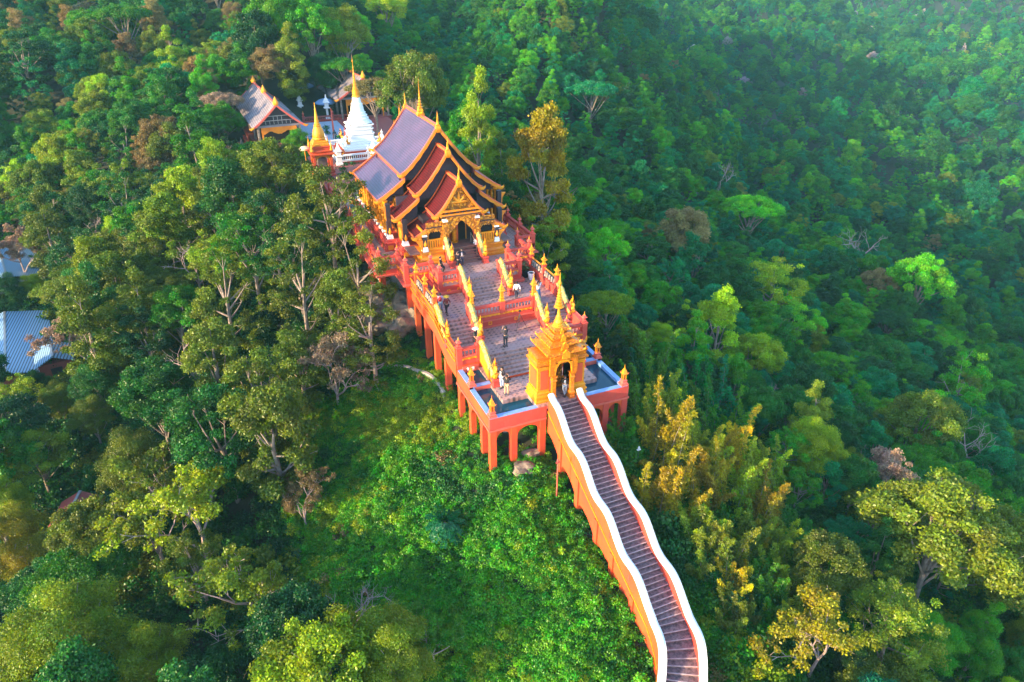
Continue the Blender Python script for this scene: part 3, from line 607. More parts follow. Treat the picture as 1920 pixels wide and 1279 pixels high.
for nm, o0, o1, ph, mt in (('left_wall', -half-.33, -half, 1.6, 'orange'), ('right_wall', half, half+.33, 2.2, 'salmon')):  # left wall takes the sunlit orange, right wall stays salmon
    Lp, Rp, zb, zt = wall_samples(o0, o1, ph, True)
    m = MB(); m.ribbon(Lp, Rp, zb, [z-.1 for z in zt], 0); wl = m.build('side_wall', M[mt], ST)
    Lq, Rq, _, _ = wall_samples(o0-.05, o1+.05, ph, True)
    m = MB(); m.ribbon(Lq, Rq, [z-.1 for z in zt], [z+.03 for z in zt], 0)
    i0 = [((a[0]*.75+b[0]*.25), (a[1]*.75+b[1]*.25)) for a, b in zip(Lq, Rq)]; i1 = [((a[0]*.25+b[0]*.75), (a[1]*.25+b[1]*.75)) for a, b in zip(Lq, Rq)]
    m.ribbon(i0, i1, [z+.02 for z in zt], [z+.07 for z in zt], 0)
    m.build('wall_cap', M['cap'], wl)
    o_out = o0 - .06 if nm == 'left_wall' else o1 + .06; o_in = o0 if nm == 'left_wall' else o1
    m = MB(); A = [side(i, o_out) for i in range(NI)]; B = [side(i, o_in) for i in range(NI)]; m.ribbon(A, B, [SP[i][2]-.62 for i in range(NI)], [SP[i][2]-.52 for i in range(NI)], 0); m.build('string_course', M['yellow' if nm == 'left_wall' else 'pink'], wl)  # left course tinted as sunlit
    ii = o1 if nm == 'left_wall' else o0
    for i in range(5, NI, 8):
        for oo, zz_, hh in ((ii, .28, .16), (o_in, -.1, .42)):
            p = side(i, oo); m = MB(); m.box(p[0]-.02, p[0]+.02, p[1]-.04, p[1]+.04, SP[i][2]+zz_, SP[i][2]+zz_+hh, 0); m.build('wall_slot', M['redfloor'], wl)
    for y in ([-2.45, -4.98, -7.58, -9.59, -12.0] if nm == 'left_wall' else [-2.45, -4.98]):
        x = -1.03 if nm == 'left_wall' else 1.50
        z_ = -(-y-.42)/tread*riser; m = MB(); m.box(x-.08, x+.08, y-.2, y+.2, H(x, y)-.6, z_-.65, 0); m.build('buttress', M[mt], wl)

# ---- golden gate
GX = .15
G = thing('gate_tower', 'ornate golden gate tower with stacked roofs and tall ringed spire above the long stairs', 'gate', (GX, .75, 0))
gg = M['gate_gold']
def place_sq(par, name, mt, x, y, prof, sx=1, sy=1):
    m = MB(); m.sq(0, 0, prof, 0); m.v = [(x+vx*sx, y+vy*sy, vz) for vx, vy, vz in m.v]; return m.build(name, mt, par)
for sx in (-1, 1):
    cx = GX + sx*1.3
    place_sq(G, 'base', M['gold'], cx, .75, [(.62,-.0),(.62,.12),(.56,.18),(.56,.30),(.6,.34),(.6,.44),(.52,.5),(.52,.62),(.56,.66),(.48,.74),(.48,.8)], 1, 1.45)
    place_sq(G, 'pier', M['gold'], cx, .75, [(.44,.8),(.44,2.55),(.48,2.6),(.48,2.7)], 1, 1.55)
    m = MB(); 
    for yy in (.02, 1.48): m.box(cx-.27, cx+.27, yy-.02, yy+.02, .95, 2.4, 0)
    m.box(cx+sx*.45-.015, cx+sx*.45+.015, .25, 1.25, .95, 2.4, 0); m.build('pier_panel', M['orange'], G)
    place_sq(G, 'pier_cornice', gg, cx, .75, [(.46,2.7),(.60,2.82),(.62,2.95),(.54,3.02),(.50,3.05),(.50,3.3),(.56,3.36),(.56,3.46),(.45,3.5)], 1, 1.4)
    # front and rear engaged columns beside the opening
    for yy in (-.16, 1.66):
        m = MB(); xx = GX + sx*.68
        m.sq(xx, yy, [(.22,0),(.22,.12),(.17,.2),(.17,.36),(.2,.4),(.2,.46),(.13,.54),(.13,1.55),(.18,1.6),(.18,1.66),(.14,1.72),(.14,1.85),(.2,1.92),(.2,2.0)], 0); m.build('column', gg, G)
# arch fronts
for yy, y2 in ((-.30, -.08), (1.58, 1.80)):
    m = MB(); n = 20; us = [GX-.62 + 1.24*i/n for i in range(n+1)]
    zb = []
    for u in us:
        q = abs((u-GX)/.62); z = 2.02 + .95*sqrt(max(0, 1-q*q))**.9 + .05*abs(sin(q*9)); zb.append(z)
    m.ribbon([(u, yy) for u in us], [(u, y2) for u in us], zb, [max(z+.16, 2.9-0.0*abs(u)) for z, u in zip(zb, us)], 0)
    m.build('arch', M['gold'], G)
    m = MB(); m.box(GX-1.0, GX-.62, yy+.02, y2, 2.0, 3.3, 0); m.box(GX+.62, GX+1.0, yy+.02, y2, 2.0, 3.3, 0); m.box(GX-.62, GX+.62, yy+.04, y2-.04, 2.98, 3.35, 0); m.build('spandrel', gg, G)
    # flame pediment over the arch
    pm = [(GX-1.02, 3.2), (GX-.85, 3.35), (GX-.6, 3.45), (GX-.42, 3.75), (GX-.2, 3.95), (GX, 4.45), (GX+.2, 3.95), (GX+.42, 3.75), (GX+.6, 3.45), (GX+.85, 3.35), (GX+1.05, 3.2)]
    m = MB(); m.prism(pm, 'y', yy-.04, yy+.10, 0)
    for k in range(9):
        a = k/8; xx = GX-1.0+2.0*a; zz = 3.25+1.1*(1-abs(2*a-1))**1.3; m.tube([(xx, yy, zz), (xx*1.0, yy-.02, zz+.2)], [.05, .004], 4, 0)
    m.build('pediment', gg, G)
m = MB(); m.box(GX-.86, GX+.86, -.06, 1.56, 2.75, 3.3, 0); m.build('ceiling', M['yellow'], G)
m = MB(); m.box(GX-.92, GX-.86, .0, 1.5, 0, 2.75, 0); m.box(GX+.86, GX+.92, .0, 1.5, 0, 2.75, 0); m.build('inner_wall', M['orange'], G)
m = MB(); m.box(GX+.1, GX+.62, 1.15, 1.21, .05, 2.3, 0); m.build('door_leaf', M['carved'], G)
# side roofs with curling horns
for sx in (1,):
    pr = bez([(0, 4.7), (.45, 4.45), (.85, 3.95), (1.3, 3.62), (1.75, 3.52)], 5); poly = [(GX+sx*(a+.2), b) for a, b in pr] + [(GX+sx*1.9, 3.40), (GX+sx*.2, 3.40)]
    m = MB(); m.prism(poly, 'y', .22, 1.28, 0); m.build('side_roof', M['yellow'], G)
    m = MB()
    for yy in (.18, .75, 1.32): m.tube([(GX+sx*(a+.2), yy, b+.03) for a, b in pr] , .05, 5, 0)
    m.tube(bez([(GX+sx*1.85, .75, 3.5), (GX+sx*2.1, .75, 3.6), (GX+sx*2.18, .75, 3.95)], 4), [.12]*4+[.1,.08,.06,.04,.01], 6, 0); m.build('roof_ridge', M['gold'], G)
z = 3.35
for k, (hw, eh) in enumerate(((1.22, .56), (1.0, .48), (.76, .42), (.52, .34))):
    place_sq(G, 'roof_tier', gg, GX, .75, [(hw*.80, z), (hw*.80, z+eh*.45), (hw*1.0, z+eh*.58), (hw*1.12, z+eh*.62), (hw*1.10, z+eh*.78), (hw*.86, z+eh*.92), (hw*.75, z+eh+.02)], 1, .95)
    m = MB()
    for sx in (-1, 1):
        for sy in (-1, 1):
            x0, y0 = GX+sx*hw*1.1, .75+sy*hw*1.05; m.tube([(x0-sx*.06, y0-sy*.06, z+eh*.7), (x0+sx*.03, y0+sy*.03, z+eh*.85), (x0+sx*.05, y0+sy*.05, z+eh*1.15)], [.07,.05,.005], 5, 0)
    for q in range(-2, 3):
        for sy in (-1, 1): m.fr(GX+q*hw*.4, .75+sy*hw*1.06, z+eh*.75, z+eh*.75+.10, .045, .02, .01, .01, 0); m.fr(GX+sy*hw*1.1, .75+q*hw*.38, z+eh*.75, z+eh*.75+.10, .02, .045, .008, .008, 0)
    m.build('antefixes', M['gold'], G)
    m = MB()
    for sy in (-1, 1): m.prism([(GX-.22*hw, z), (GX-.22*hw, z+eh*.7), (GX, z+eh*1.15), (GX+.22*hw, z+eh*.7), (GX+.22*hw, z)], 'y', .75+sy*hw*1.02-.06, .75+sy*hw*1.02+.06, 0)
    m.build('dormer', M['gold'], G); z += eh
m = MB(); m.lathe(GX, .75, [(.40,z),(.42,z+.05),(.36,z+.1),(.38,z+.16),(.30,z+.22),(.31,z+.34),(.25,z+.44),(.20,z+.52),(.22,z+.56),(.17,z+.62),(.19,z+.68),(.13,z+.76),(.10,z+1.0),(.06,z+1.30),(.05,z+1.5)], 16); m.build('bell_spire', M['gold'], G)
zz = z+1.42; m = MB()
for k, r in enumerate((.34, .27, .23, .20, .17, .145, .12)):
    m.lathe(GX, .75, [(r*.55, -.02), (r, -.04), (r*1.02, -.01), (r*.6, .08), (.05, .12)], 12, 0, 0, True, zz); m.lathe(GX, .75, [(r*.5, -.10), (r*.5, -.02)], 10, 0, 1, True, zz); zz += .19
m.lathe(GX, .75, [(.06, -.1), (.07, .0), (.05, .15), (.11, .22), (.12, .32), (.06, .42), (.05, .6), (.015, 1.0)], 8, 0, 0, True, zz); m.build('parasol_spire', [M['gold'], M['redfloor']], G)
# ------------------------------------------------------------------ temple hall
HL = thing('temple_hall', 'temple hall with three overlapping tiers of curved roof, violet behind and oxblood in front', 'temple', (0, 30, Z3))
YC = 30.0
def mirrored_y(y): return 2*YC - y
def roof_curve(x0, z0, x1, z1, p, n=10):
    return [(x0 + (x1-x0)*t, z1 + (z0-z1)*(1-t)**p) for t in [i/n for i in range(n+1)]]
TIERS = [  # front y, ridge z, upper eave (x,z), lower start (x,z), lower eave (x,z), material, inner end y
    (24.75, 13.3, (3.6, 9.35), (3.30, 8.95), (5.9, 7.25), 'roof_violet', YC),
    (22.2, 11.7, (3.05, 8.2), (2.80, 7.85), (5.05, 6.25), 'roof_red', 25.2),
    (19.55, 9.8, (2.2, 6.95), (1.98, 6.60), (4.1, 5.32), 'roof_red', 22.7)]
def roof_part(par, name, curve, sx, y0, y1, mt, th=.13):
    m = MB(); n = len(curve); poly = [(sx*a, b) for a, b in curve] + [(sx*a, b-th) for a, b in curve[::-1]]; m.prism(poly, 'y', y0, y1, 0); return m.build(name, M[mt], par)
def barge(par, curve, sx, y, front, w0=.17, hook=True):
    # scalloped gilt bargeboard along the gable edge with an orange capping
    s_ = -1 if front else 1; n = len(curve)
    m = MB(); top = [(sx*a, b+.10) for a, b in curve]; bot = [(sx*a, b-w0-.06*abs(sin(i*1.57))) for i, (a, b) in enumerate(curve)]
    m.prism(top + bot[::-1], 'y', y+s_*.02, y+s_*.12, 0); o = m.build('bargeboard', M['yellow'], par)
    m = MB(); pts = [(sx*a, y+s_*.04, b+.14) for a, b in curve]; m.tube(pts, .07, 6, 0, True); m.build('barge_capping', M['trim'], o)
    if hook:
        a, b = curve[-1]; m = MB(); m.tube(bez([(sx*(a-.25), y+s_*.05, b-.02), (sx*(a+.05), y+s_*.05, b-.06), (sx*(a+.28), y+s_*.05, b+.05), (sx*(a+.34), y+s_*.05, b+.24)], 4), [.16,.17,.18,.18,.17,.16,.14,.12,.10,.08,.05,.03,.01][:13], 6, 0, True, .6); m.build('naga_hook', M['gold'], o)
    return o
M['trim'] = mat('orange_red_trim', (0.70, 0.13, 0.03), (0.62, 0.10, 0.03), 3, 0.5)
def chofa(par, y, z, front, k=1.0):
    s_ = -1 if front else 1
    m = MB(); m.sq(0, y + s_*.05, [(.10,-.5),(.2,-.3),(.22,-.05),(.16,.1),(.18,.16),(.1,.22)], 0, z)
    m.tube(bez([(0, y+s_*.05, z+.1), (0, y+s_*.02, z+.55*k), (0, y+s_*.10, z+.85*k), (0, y+s_*.02, z+1.35*k)], 5), [.13,.12,.11,.10,.09,.09,.08,.08,.07,.06,.05,.045,.03,.02,.01,.004], 7, 0); m.build('chofa', M['gold'], par)
for k, (yf, zr, ue, ls, le, mt, yi) in enumerate(TIERS):
    up = roof_curve(0, zr, ue[0], ue[1], 1.32); lo = roof_curve(ls[0], ls[1], le[0], le[1], 1.15, 7)
    segs = [(yf, yi, True), (mirrored_y(yi), mirrored_y(yf), False)] if k else [(yf, mirrored_y(yf), None)]
    for y0, y1, fr_ in segs:
        for sx in (-1, 1):
            ru = roof_part(HL, 'upper_roof', up, sx, y0, y1, mt); rl = roof_part(HL, 'lower_roof', lo, sx, y0, y1, mt)
            m = MB(); m.tube([(sx*ue[0], y0, ue[1]), (sx*ue[0], y1, ue[1])], .07, 5, 0); m.build('eave_trim', M['trim'], ru)
            m = MB(); m.tube([(sx*le[0], y0, le[1]), (sx*le[0], y1, le[1])], .07, 5, 0); m.build('eave_trim', M['trim'], rl)
            m = MB(); m.box(*sorted((sx*(ls[0]-.1), sx*(ls[0]+.12))), y0+.05, y1-.05, ls[1]-.1, ue[1]+.02, 0); m.build('clerestory', M['redfloor'], HL)
            for fr2 in ((True, False) if fr_ is None else (fr_,)):
                ye = y0 if fr2 else y1; barge(ru, up, sx, ye, fr2); barge(rl, lo, sx, ye, fr2)
            if k:    # inner verge flashing
                ye = y1 if fr_ else y0; m = MB(); m.tube([(sx*a, ye, b+.08) for a, b in up], .06, 5, 0); m.tube([(sx*a, ye, b+.08) for a, b in lo], .06, 5, 0); m.build('verge', M['trim'], ru)
        m = MB(); m.box(-.14, .14, y0-.05, y1+.05, zr-.05, zr+.16, 0); m.build('ridge', M['trim'], HL)
        for fr2 in ((True, False) if fr_ is None else (fr_,)): chofa(HL, y0 if fr2 else y1, zr, fr2, 1.0)
    # gable infill boards under each tier, set back from its edge
    for fr2 in (True, False):
        s_ = 1 if fr2 else -1; ye = yf if fr2 else mirrored_y(yf); yg = ye + s_*.75
        gp = [(-a, b-.14) for a, b in up[::-1]] + [(a, b-.14) for a, b in up[1:]]
        gp = [(-ue[0], ls[1]-.25)] + gp + [(ue[0], ls[1]-.25)]
        m = MB(); m.prism(gp, 'y', yg, yg+s_*.1, 0); gm = 'carved' if (k == 2 and fr2) else 'gable_wood'; gb = m.build('gable', M[gm], HL)
        lp = [(-a, b-.14) for a, b in lo[::-1]]; rp = [(a, b-.14) for a, b in lo]
        for P_ in (lp + [(-ls[0], le[1]-.3), (-le[0], le[1]-.3)], rp + [(le[0], le[1]-.3), (ls[0], le[1]-.3)]):
            m = MB(); m.prism(P_, 'y', yg, yg+s_*.1, 0); m.build('side_gable', M[gm], HL)
# ridge spire
m = MB(); m.sq(0, YC, [(.3,-.1),(.34,.1),(.22,.3),(.26,.4),(.14,.6)], 0, 13.4); m.lathe(0, YC, [(.12,.6),(.28,.7),(.1,.85),(.22,.95),(.08,1.1),(.17,1.2),(.06,1.35),(.12,1.45),(.05,1.6),(.08,1.75),(.02,2.3),(.004,3.3)], 10, 0, 0, True, 13.4)
for sx in (-1, 1): m.tube([(0, YC+sx*.2, 13.6), (0, YC+sx*.75, 13.75), (0, YC+sx*.9, 14.1)], [.12, .09, .01], 6, 0)
m.build('ridge_spire', M['gold'], HL)
# bases
for x, y0, y1 in ((5.85, 23.3, mirrored_y(23.3)), (4.95, 21.1, 23.3), (4.95, mirrored_y(23.3), mirrored_y(21.1))):
    m = MB(); yy0, yy1 = y0, y1
    m.box(-x, x, y0, y1, Z3-.1, Z3+.55, 0); m.box(-x-.08, x+.08, y0-.08, y1+.08 if y1 > 30 else y1-.01, Z3-.1, Z3+.14, 0)
    m.box(-x+.14, x-.14, y0+.1, y1-.1, Z3+.55, Z3+.8, 0); m.box(-x-.04, x+.04, y0-.04, y1+.04 if y1 > 30 else y1-.01, Z3+.72, Z3+.86, 0); m.box(-x+.06, x-.06, y0+.06, y1, Z3+.86, ZF, 0)
    m.build('base', M['salmon'], HL)
for x in (-5.87, -4.97): 
    for q in range(6 if x < -5 else 1):
        y = 24.3 + q*2.2 if x < -5 else 22.2
        m = MB(); m.box(x-.03, x, y-.10, y+.10, Z3+.12, Z3+.5, 0); m.build('base_ornament', M['gold'], HL)
for x, y in ((-5.4, 23.27), (-4.55, 21.07), (5.4, 23.27), (4.55, 21.07)):
    m = MB(); m.box(x-.24, x+.24, y-.03, y, Z3+.12, Z3+.54, 0); m.build('base_ornament', M['gold'], HL)
m = MB()
for zz, gx, gy in ((0, .0, .0),): pass
prof = [(0, .30), (.2, .30), (.26, .16), (.45, .16), (.62, .02), (.85, .02), (.92, .10), (1.05, .10)]
m = MB()
for sx in (-1, 1):
    for i in range(len(prof)-1):
        z0, e0 = prof[i]; z1, e1 = prof[i+1]; xa, xb = 1.72, 3.72
        m.add([(sx*xa, 18.95-e0+.1, Z3+z0), (sx*(xb+e0), 18.95-e0+.1, Z3+z0), (sx*(xb+e0), 21.1, Z3+z0), (sx*xa, 21.1, Z3+z0), (sx*xa, 18.95-e1+.1, Z3+z1), (sx*(xb+e1), 18.95-e1+.1, Z3+z1), (sx*(xb+e1), 21.1, Z3+z1), (sx*xa, 21.1, Z3+z1)], [(0,1,5,4),(1,2,6,5),(2,3,7,6),(3,0,4,7),(4,5,6,7),(0,3,2,1)], 0)
m.build('porch_base', M['yellow'], HL)
m = MB(); m.box(-1.74, 1.74, 19.9, 21.2, Z3, ZF-.003, 0); 
for i in range(7): m.box(-1.3, 1.3, 17.9+i*.30, 19.95, Z3-.05+(ZF-Z3)*i/7, Z3+(ZF-Z3)*(i+1)/7-.004, 0)
m.build('porch_steps', M['brownstep'], HL)
m = MB()
for i in range(7): m.box(.95, 1.29, 17.9+i*.30-.01, 18.22+i*.30, Z3+(ZF-Z3)*(i+.9)/7, Z3+(ZF-Z3)*(i+1)/7+.01, 0)
m.build('ramp_strip', M['dark'], HL)
m = MB(); m.box(-4.7, 4.7, 19.3, 40.7, ZF-.15, ZF-.008, 0); m.build('floor', M['brownstep'], HL)
# walls: solid core, near-black panels stand in for shaded openings
m = MB(); m.box(-4.35, 4.35, 24.6, mirrored_y(24.6), ZF, 7.4, 0); m.build('wall', M['carved'], HL)
m = MB(); m.box(-4.3, 4.3, 24.45, 24.6, ZF, 7.6, 0); m.build('front_boarding', M['gable_wood'], HL)
m = MB(); m.box(-2.9, 2.9, 21.0, 24.45, ZF, 6.4, 0); m.build('vestibule_wall', M['dark'], HL)
m = MB(); m.prism([(-1.0, ZF+.02), (-1.0, 6.4), (0, 7.1), (1.0, 6.4), (1.0, ZF+.02)], 'y', 20.92, 20.99, 0); m.build('inner_doorway', M['gold'], HL)
m = MB(); m.prism([(-.75, ZF+.02), (-.75, 6.1), (0, 6.7), (.2, 6.1), (.2, ZF+.02)], 'y', 20.86, 20.915, 0); m.build('door_leaf', M['trim'], HL)
m = MB(); m.box(.22, .9, 20.87, 20.915, ZF+.02, 6.1, 0); m.build('door_shade_panel', M['void'], HL)  # black panel painted in for shade past the open leaf
m = MB(); m.lathe(-.28, 20.6, [(.34,0),(.38,.1),(.2,.2),(.24,.35),(.20,.75),(.30,1.15),(.12,1.35),(.15,1.5),(.12,1.66),(.03,1.85),(.005,2.15)], 12, 0, 0, True, ZF); o = m.build('gilt_image', M['gold']); tag(o, 'gilt standing image just inside the porch doorway of the hall', 'statue')
# side colonnade
col = MB(); col.sq(0, 0, [(.24,0),(.24,.12),(.18,.2)], 1); col.lathe(0, 0, [(.17,.2),(.15,.5),(.15,2.9),(.22,3.0),(.26,3.2)], 10, 0, 0)
for z in (.9, 1.6, 2.3): col.lathe(0, 0, [(.155,0),(.19,.05),(.155,.1)], 10, 0, 0, True, z)
COLM = col.mesh('column', [M['gold'], M['white']])
for sx in (-1, 1):
    for q in range(11): inst(COLM, 'column', HL, (sx*5.3, 24.6+q*1.1, ZF))
    for q in range(10):
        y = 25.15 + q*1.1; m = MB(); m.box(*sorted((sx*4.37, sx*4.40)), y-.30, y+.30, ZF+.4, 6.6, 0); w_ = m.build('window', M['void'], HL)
        m = MB(); m.prism([(y-.36, 6.6), (y, 7.2), (y+.36, 6.6)], 'x', *sorted((sx*4.37, sx*4.43)), 0); m.build('window_crown', M['gold'], w_)
def pier(x, y, zt, w_=.2, flame=True):
    m = MB(); m.sq(x, y, [(w_+.09,0),(w_+.09,.08),(w_+.04,.12),(w_+.06,.18),(w_+.06,.24),(w_+.02,.32),(w_+.02,.42)], 0, ZF); f = m.build('pier_foot', M['white'], HL)
    m = MB(); m.box(x-w_, x+w_, y-w_, y+w_, ZF+.42, zt, 0); m.build('corner_pier', M['dark'], HL)
    if flame:
        m = MB(); m.lathe(x, y-w_-.04, [(.02,0),(.12,.12),(.14,.28),(.07,.45),(.02,.62)], 8, 0, 0, True, ZF+.42); m.build('flame_ornament', M['gold'], HL)
for sx in (-1, 1):
    pier(sx*5.3, 23.75, 7.3); pier(sx*4.45, 21.55, 6.4); pier(sx*3.3, 19.45, 5.5, .17); pier(sx*1.45, 19.45, 6.7, .17, False)
    pier(sx*5.3, mirrored_y(23.75), 7.3); pier(sx*4.45, mirrored_y(21.55), 6.4)
    for (x, y, z, dx) in ((5.3, 23.7, 7.0, .62), (4.45, 21.5, 6.0, .6), (3.3, 19.4, 5.05, .75), (5.3, 27.5, 7.0, .6), (5.3, 31.9, 7.0, .6), (5.3, 36.2, 7.0, .6)):
        m = MB(); m.prism([(sx*x+sx*.2, z-1.25), (sx*x+sx*.2, z+.1), (sx*(x+dx)+sx*.05, z+.05), (sx*(x+dx*.55), z-.35), (sx*(x+.3), z-.8)], 'y', y-.08, y+.08, 0); m.build('eave_bracket', M['yellow'], HL)
    # gilt screens between the corner piers
    m = MB(); m.box(*sorted((sx*4.5, sx*4.58)), 21.9, 23.3, ZF, 6.3, 0); m.build('side_screen', M['yellow'], HL)
    m = MB(); m.box(*sorted((sx*3.3, sx*3.42)), 19.7, 21.4, ZF, 5.9, 0); m.build('side_screen', M['yellow'], HL)
# porch front facade
for sx in (-1, 1):
    a, b = sorted((sx*1.65, sx*3.12))
    m = MB(); m.box(a, b, 19.36, 19.5, ZF, ZF+.22, 0); m.box(a, b, 19.36, 19.5, ZF+.88, ZF+1.0, 0)
    for q in range(7): x = a + (b-a)*(q+.5)/7; m.box(x-.07, x+.07, 19.38, 19.48, ZF+.22, ZF+.88, 0)
    m.build('porch_balustrade', M['gold'], HL)
    m = MB(); m.box(a, b, 19.60, 19.66, ZF+.2, ZF+.95, 0); m.build('balustrade_shadow_board', M['void'], HL)  # dark sheet standing in for shade behind the balusters
    m = MB(); m.box(a, b, 19.36, 19.46, ZF+1.75, ZF+2.5, 0)
    m.prism([(a, ZF+1.0), (a+.22, ZF+1.0), (a+.16, ZF+1.4), (a+.3, ZF+1.6), (a+.22, ZF+1.75), (a, ZF+1.75)], 'y', 19.36, 19.46, 0); m.prism([(b, ZF+1.0), (b-.22, ZF+1.0), (b-.16, ZF+1.4), (b-.3, ZF+1.6), (b-.22, ZF+1.75), (b, ZF+1.75)], 'y', 19.36, 19.46, 0)
    for q in range(5): x = a+.3+(b-a-.6)*q/4; m.add([(x-.14, 19.36, ZF+1.76), (x+.14, 19.36, ZF+1.76), (x, 19.36, ZF+1.6), (x-.14, 19.46, ZF+1.76), (x+.14, 19.46, ZF+1.76), (x, 19.46, ZF+1.6)], [(0,2,1),(3,4,5),(0,3,5,2),(2,5,4,1)], 0)
    m.build('window_screen', M['carved'], HL)
    m = MB(); m.box(a, b, 19.62, 19.66, ZF+1.0, ZF+1.8, 0); m.build('window_shade_sheet', M['void'], HL)  # black sheet in place of the unlit porch behind
    m = MB(); m.box(a-.03, b+.03, 19.30, 19.36, ZF+2.02, ZF+2.10, 0); m.build('dentil_band', M['dark'], HL)
    m = MB(); m.sq(sx*1.45, 19.3, [(.2, 0), (.22, .04), (.16, .1), (.2, .14), (.2, .18)], 0, 6.55); m.build('capital', M['white'], HL)
    m = MB(); m.sq(sx*3.3, 19.45, [(.18, 0), (.21, .04), (.21, .08), (.18, .12)], 0, 5.42); m.build('capital', M['white'], HL)
    m = MB(); m.box(sx*1.45-.24, sx*1.45+.24, 19.16, 19.34, 5.1, 6.55, 0); m.build('gilt_pilaster', M['carved'], HL)
# pointed carved curtain arch
n = 24; us = [-1.3 + 2.6*i/n for i in range(n+1)]; zb = []
for u in us: q = abs(u)/1.3; zb.append(4.95 + 1.55*(1-q)**.75 + .07*abs(sin(q*12)))
m = MB(); m.ribbon([(u, 19.22) for u in us], [(u, 19.40) for u in us], zb, [6.95]*(n+1), 0); m.build('carved_arch', M['carved'], HL)
m = MB(); m.box(-1.85, 1.85, 19.14, 19.24, 6.95, 7.18, 0); m.box(-1.55, 1.55, 19.2, 19.28, 7.35, 7.5, 0); m.build('lintel', M['yellow'], HL)
m = MB(); m.box(-1.75, 1.75, 19.10, 19.14, 6.98, 7.05, 0)
for q in range(6): m.box(-1.45+q*.5, -1.2+q*.5, 19.17, 19.24, 7.2, 7.34, 0)
m.build('dark_inlay', M['dark'], HL)
m = MB(); m.prism([(-1.9, 7.18), (-1.0, 8.0), (0, 9.55), (1.0, 8.0), (1.9, 7.18)], 'y', 19.75, 19.9, 0); m.build('pediment', M['carved'], HL)
m = MB()
for k in range(5):
    a = pi*k/4; m.tube([(0, 19.7, 8.0), (.55*cos(a), 19.68, 8.0+.5*sin(a)), (.75*cos(a), 19.7, 8.0+.85*sin(a))], [.14, .12, .03], 6, 0)
m.build('pediment_relief', M['gold'], HL)
for x in (-1.05, 1.05):
    m = MB(); m.tube([(x, 18.4, ZF-.55), (x, 18.4, ZF+.35), (x, 19.9, ZF+.95), (x, 19.9, ZF)], .025, 5, 0); m.build('handrail', M['steel'], HL)
# small gilt naga at the rear left corner of the hall base
m = MB(); m.tube(bez([(-6.0, 35.2, Z3+.9), (-6.4, 34.9, Z3+1.3), (-6.8, 34.2, Z3+1.2), (-7.0, 33.6, Z3+1.5)], 4), [.22,.22,.2,.2,.18,.17,.16,.15,.14,.12,.08,.05,.02], 7, 0); t = m.build('naga_statue', M['gold']); tag(t, 'gilt serpent jutting out at the rear left corner of the hall base', 'statue')

# ------------------------------------------------------------------ court behind the hall
m = MB(); m.box(-7.2, 9.5, 43.9, 88, 2.5, 3.0, 0); o = m.build('courtyard', M['redfloor']); o['kind'] = 'structure'
m = MB(); m.box(-5.6, 1.0, 62, 84, 2.9, 3.02, 0); o = m.build('pale_court_floor', M['court']); o['kind'] = 'structure'
# white stupa
SX, SY = .12, 61.0
SB = thing('white_stupa', 'tall white stupa with ringed drum and long gilt spire behind the temple hall', 'stupa', (SX, SY, 3.0))
def red_sq(m, x, y, hw, z0, z1, mi=0, c=.12):     # redented square slab
    m.box(x-hw, x+hw, y-hw*(1-c), y+hw*(1-c), z0, z1, mi); m.box(x-hw*(1-c), x+hw*(1-c), y-hw, y+hw, z0, z1, mi)
m = MB(); m.box(SX-3.6, SX+3.6, SY-3.6, SY+3.6, 3.0, 3.55, 0); m.build('terrace', M['salmon'], SB)
m = MB(); m.box(SX-3.0, SX+3.0, SY-3.0, SY+3.0, 3.55, 3.9, 0); m.build('orange_step', M['orange'], SB)
m = MB(); m.sq(SX, SY, [(2.6,0),(2.6,.25),(2.4,.32),(2.4,.5),(2.2,.6),(2.2,.8)], 0, 3.9)
for hw, z0, z1 in ((2.0,4.7,4.95),(1.75,4.95,5.15),(1.62,5.15,5.75),(1.72,5.75,5.85),(1.5,5.85,6.35),(1.65,6.35,6.48),(1.45,6.48,6.85),(1.72,6.85,6.98)): red_sq(m, SX, SY, hw, z0, z1)
m.build('base_tiers', M['white'], SB)
m = MB(); m.lathe(SX, SY, [(1.72,6.98),(1.78,7.1),(1.5,7.2),(1.52,7.35),(1.36,7.42),(1.36,7.6),(1.42,7.66),(1.2,7.76),(1.2,7.95),(1.26,8.02),(1.04,8.12),(1.02,8.3),(1.08,8.36),(.9,8.46),(.86,8.7),(.8,9.1),(.74,9.4),(.78,9.46),(.62,9.55),(.56,9.9),(.5,10.25)], 20); m.build('drum', M['white'], SB)
m = MB(); m.lathe(SX, SY, [(.5,10.25),(.55,10.32),(.5,10.5),(.44,10.55),(.46,10.75),(.40,11.2),(.42,11.3),(.30,11.4),(.34,11.5)] + [(r, z) for k in range(10) for r, z in ((.30-.024*k, 11.55+.22*k), (.22-.02*k, 11.66+.22*k))] + [(.05, 13.8), (.07, 13.95), (.03, 14.1), (.03, 14.6), (.09, 14.7), (.02, 14.85), (.004, 15.5)], 12); m.build('gilt_spire', M['gold'], SB)
for sx, sy in ((1,1),(1,-1),(-1,1),(-1,-1)):
    m = MB(); x, y = SX+sx*1.9, SY+sy*1.9; m.tube(bez([(x, y, 4.7), (x+sx*.3, y+sy*.3, 5.1), (x+sx*.2, y+sy*.2, 5.6), (x+sx*.35, y+sy*.35, 6.0)], 3), [.2,.2,.18,.16,.14,.12,.1,.08,.05,.01], 6, 0); m.build('gilt_guardian', M['gold'], SB)
F_WHITE = finial_mesh('finial', M['white'], M['white'], M['white'])
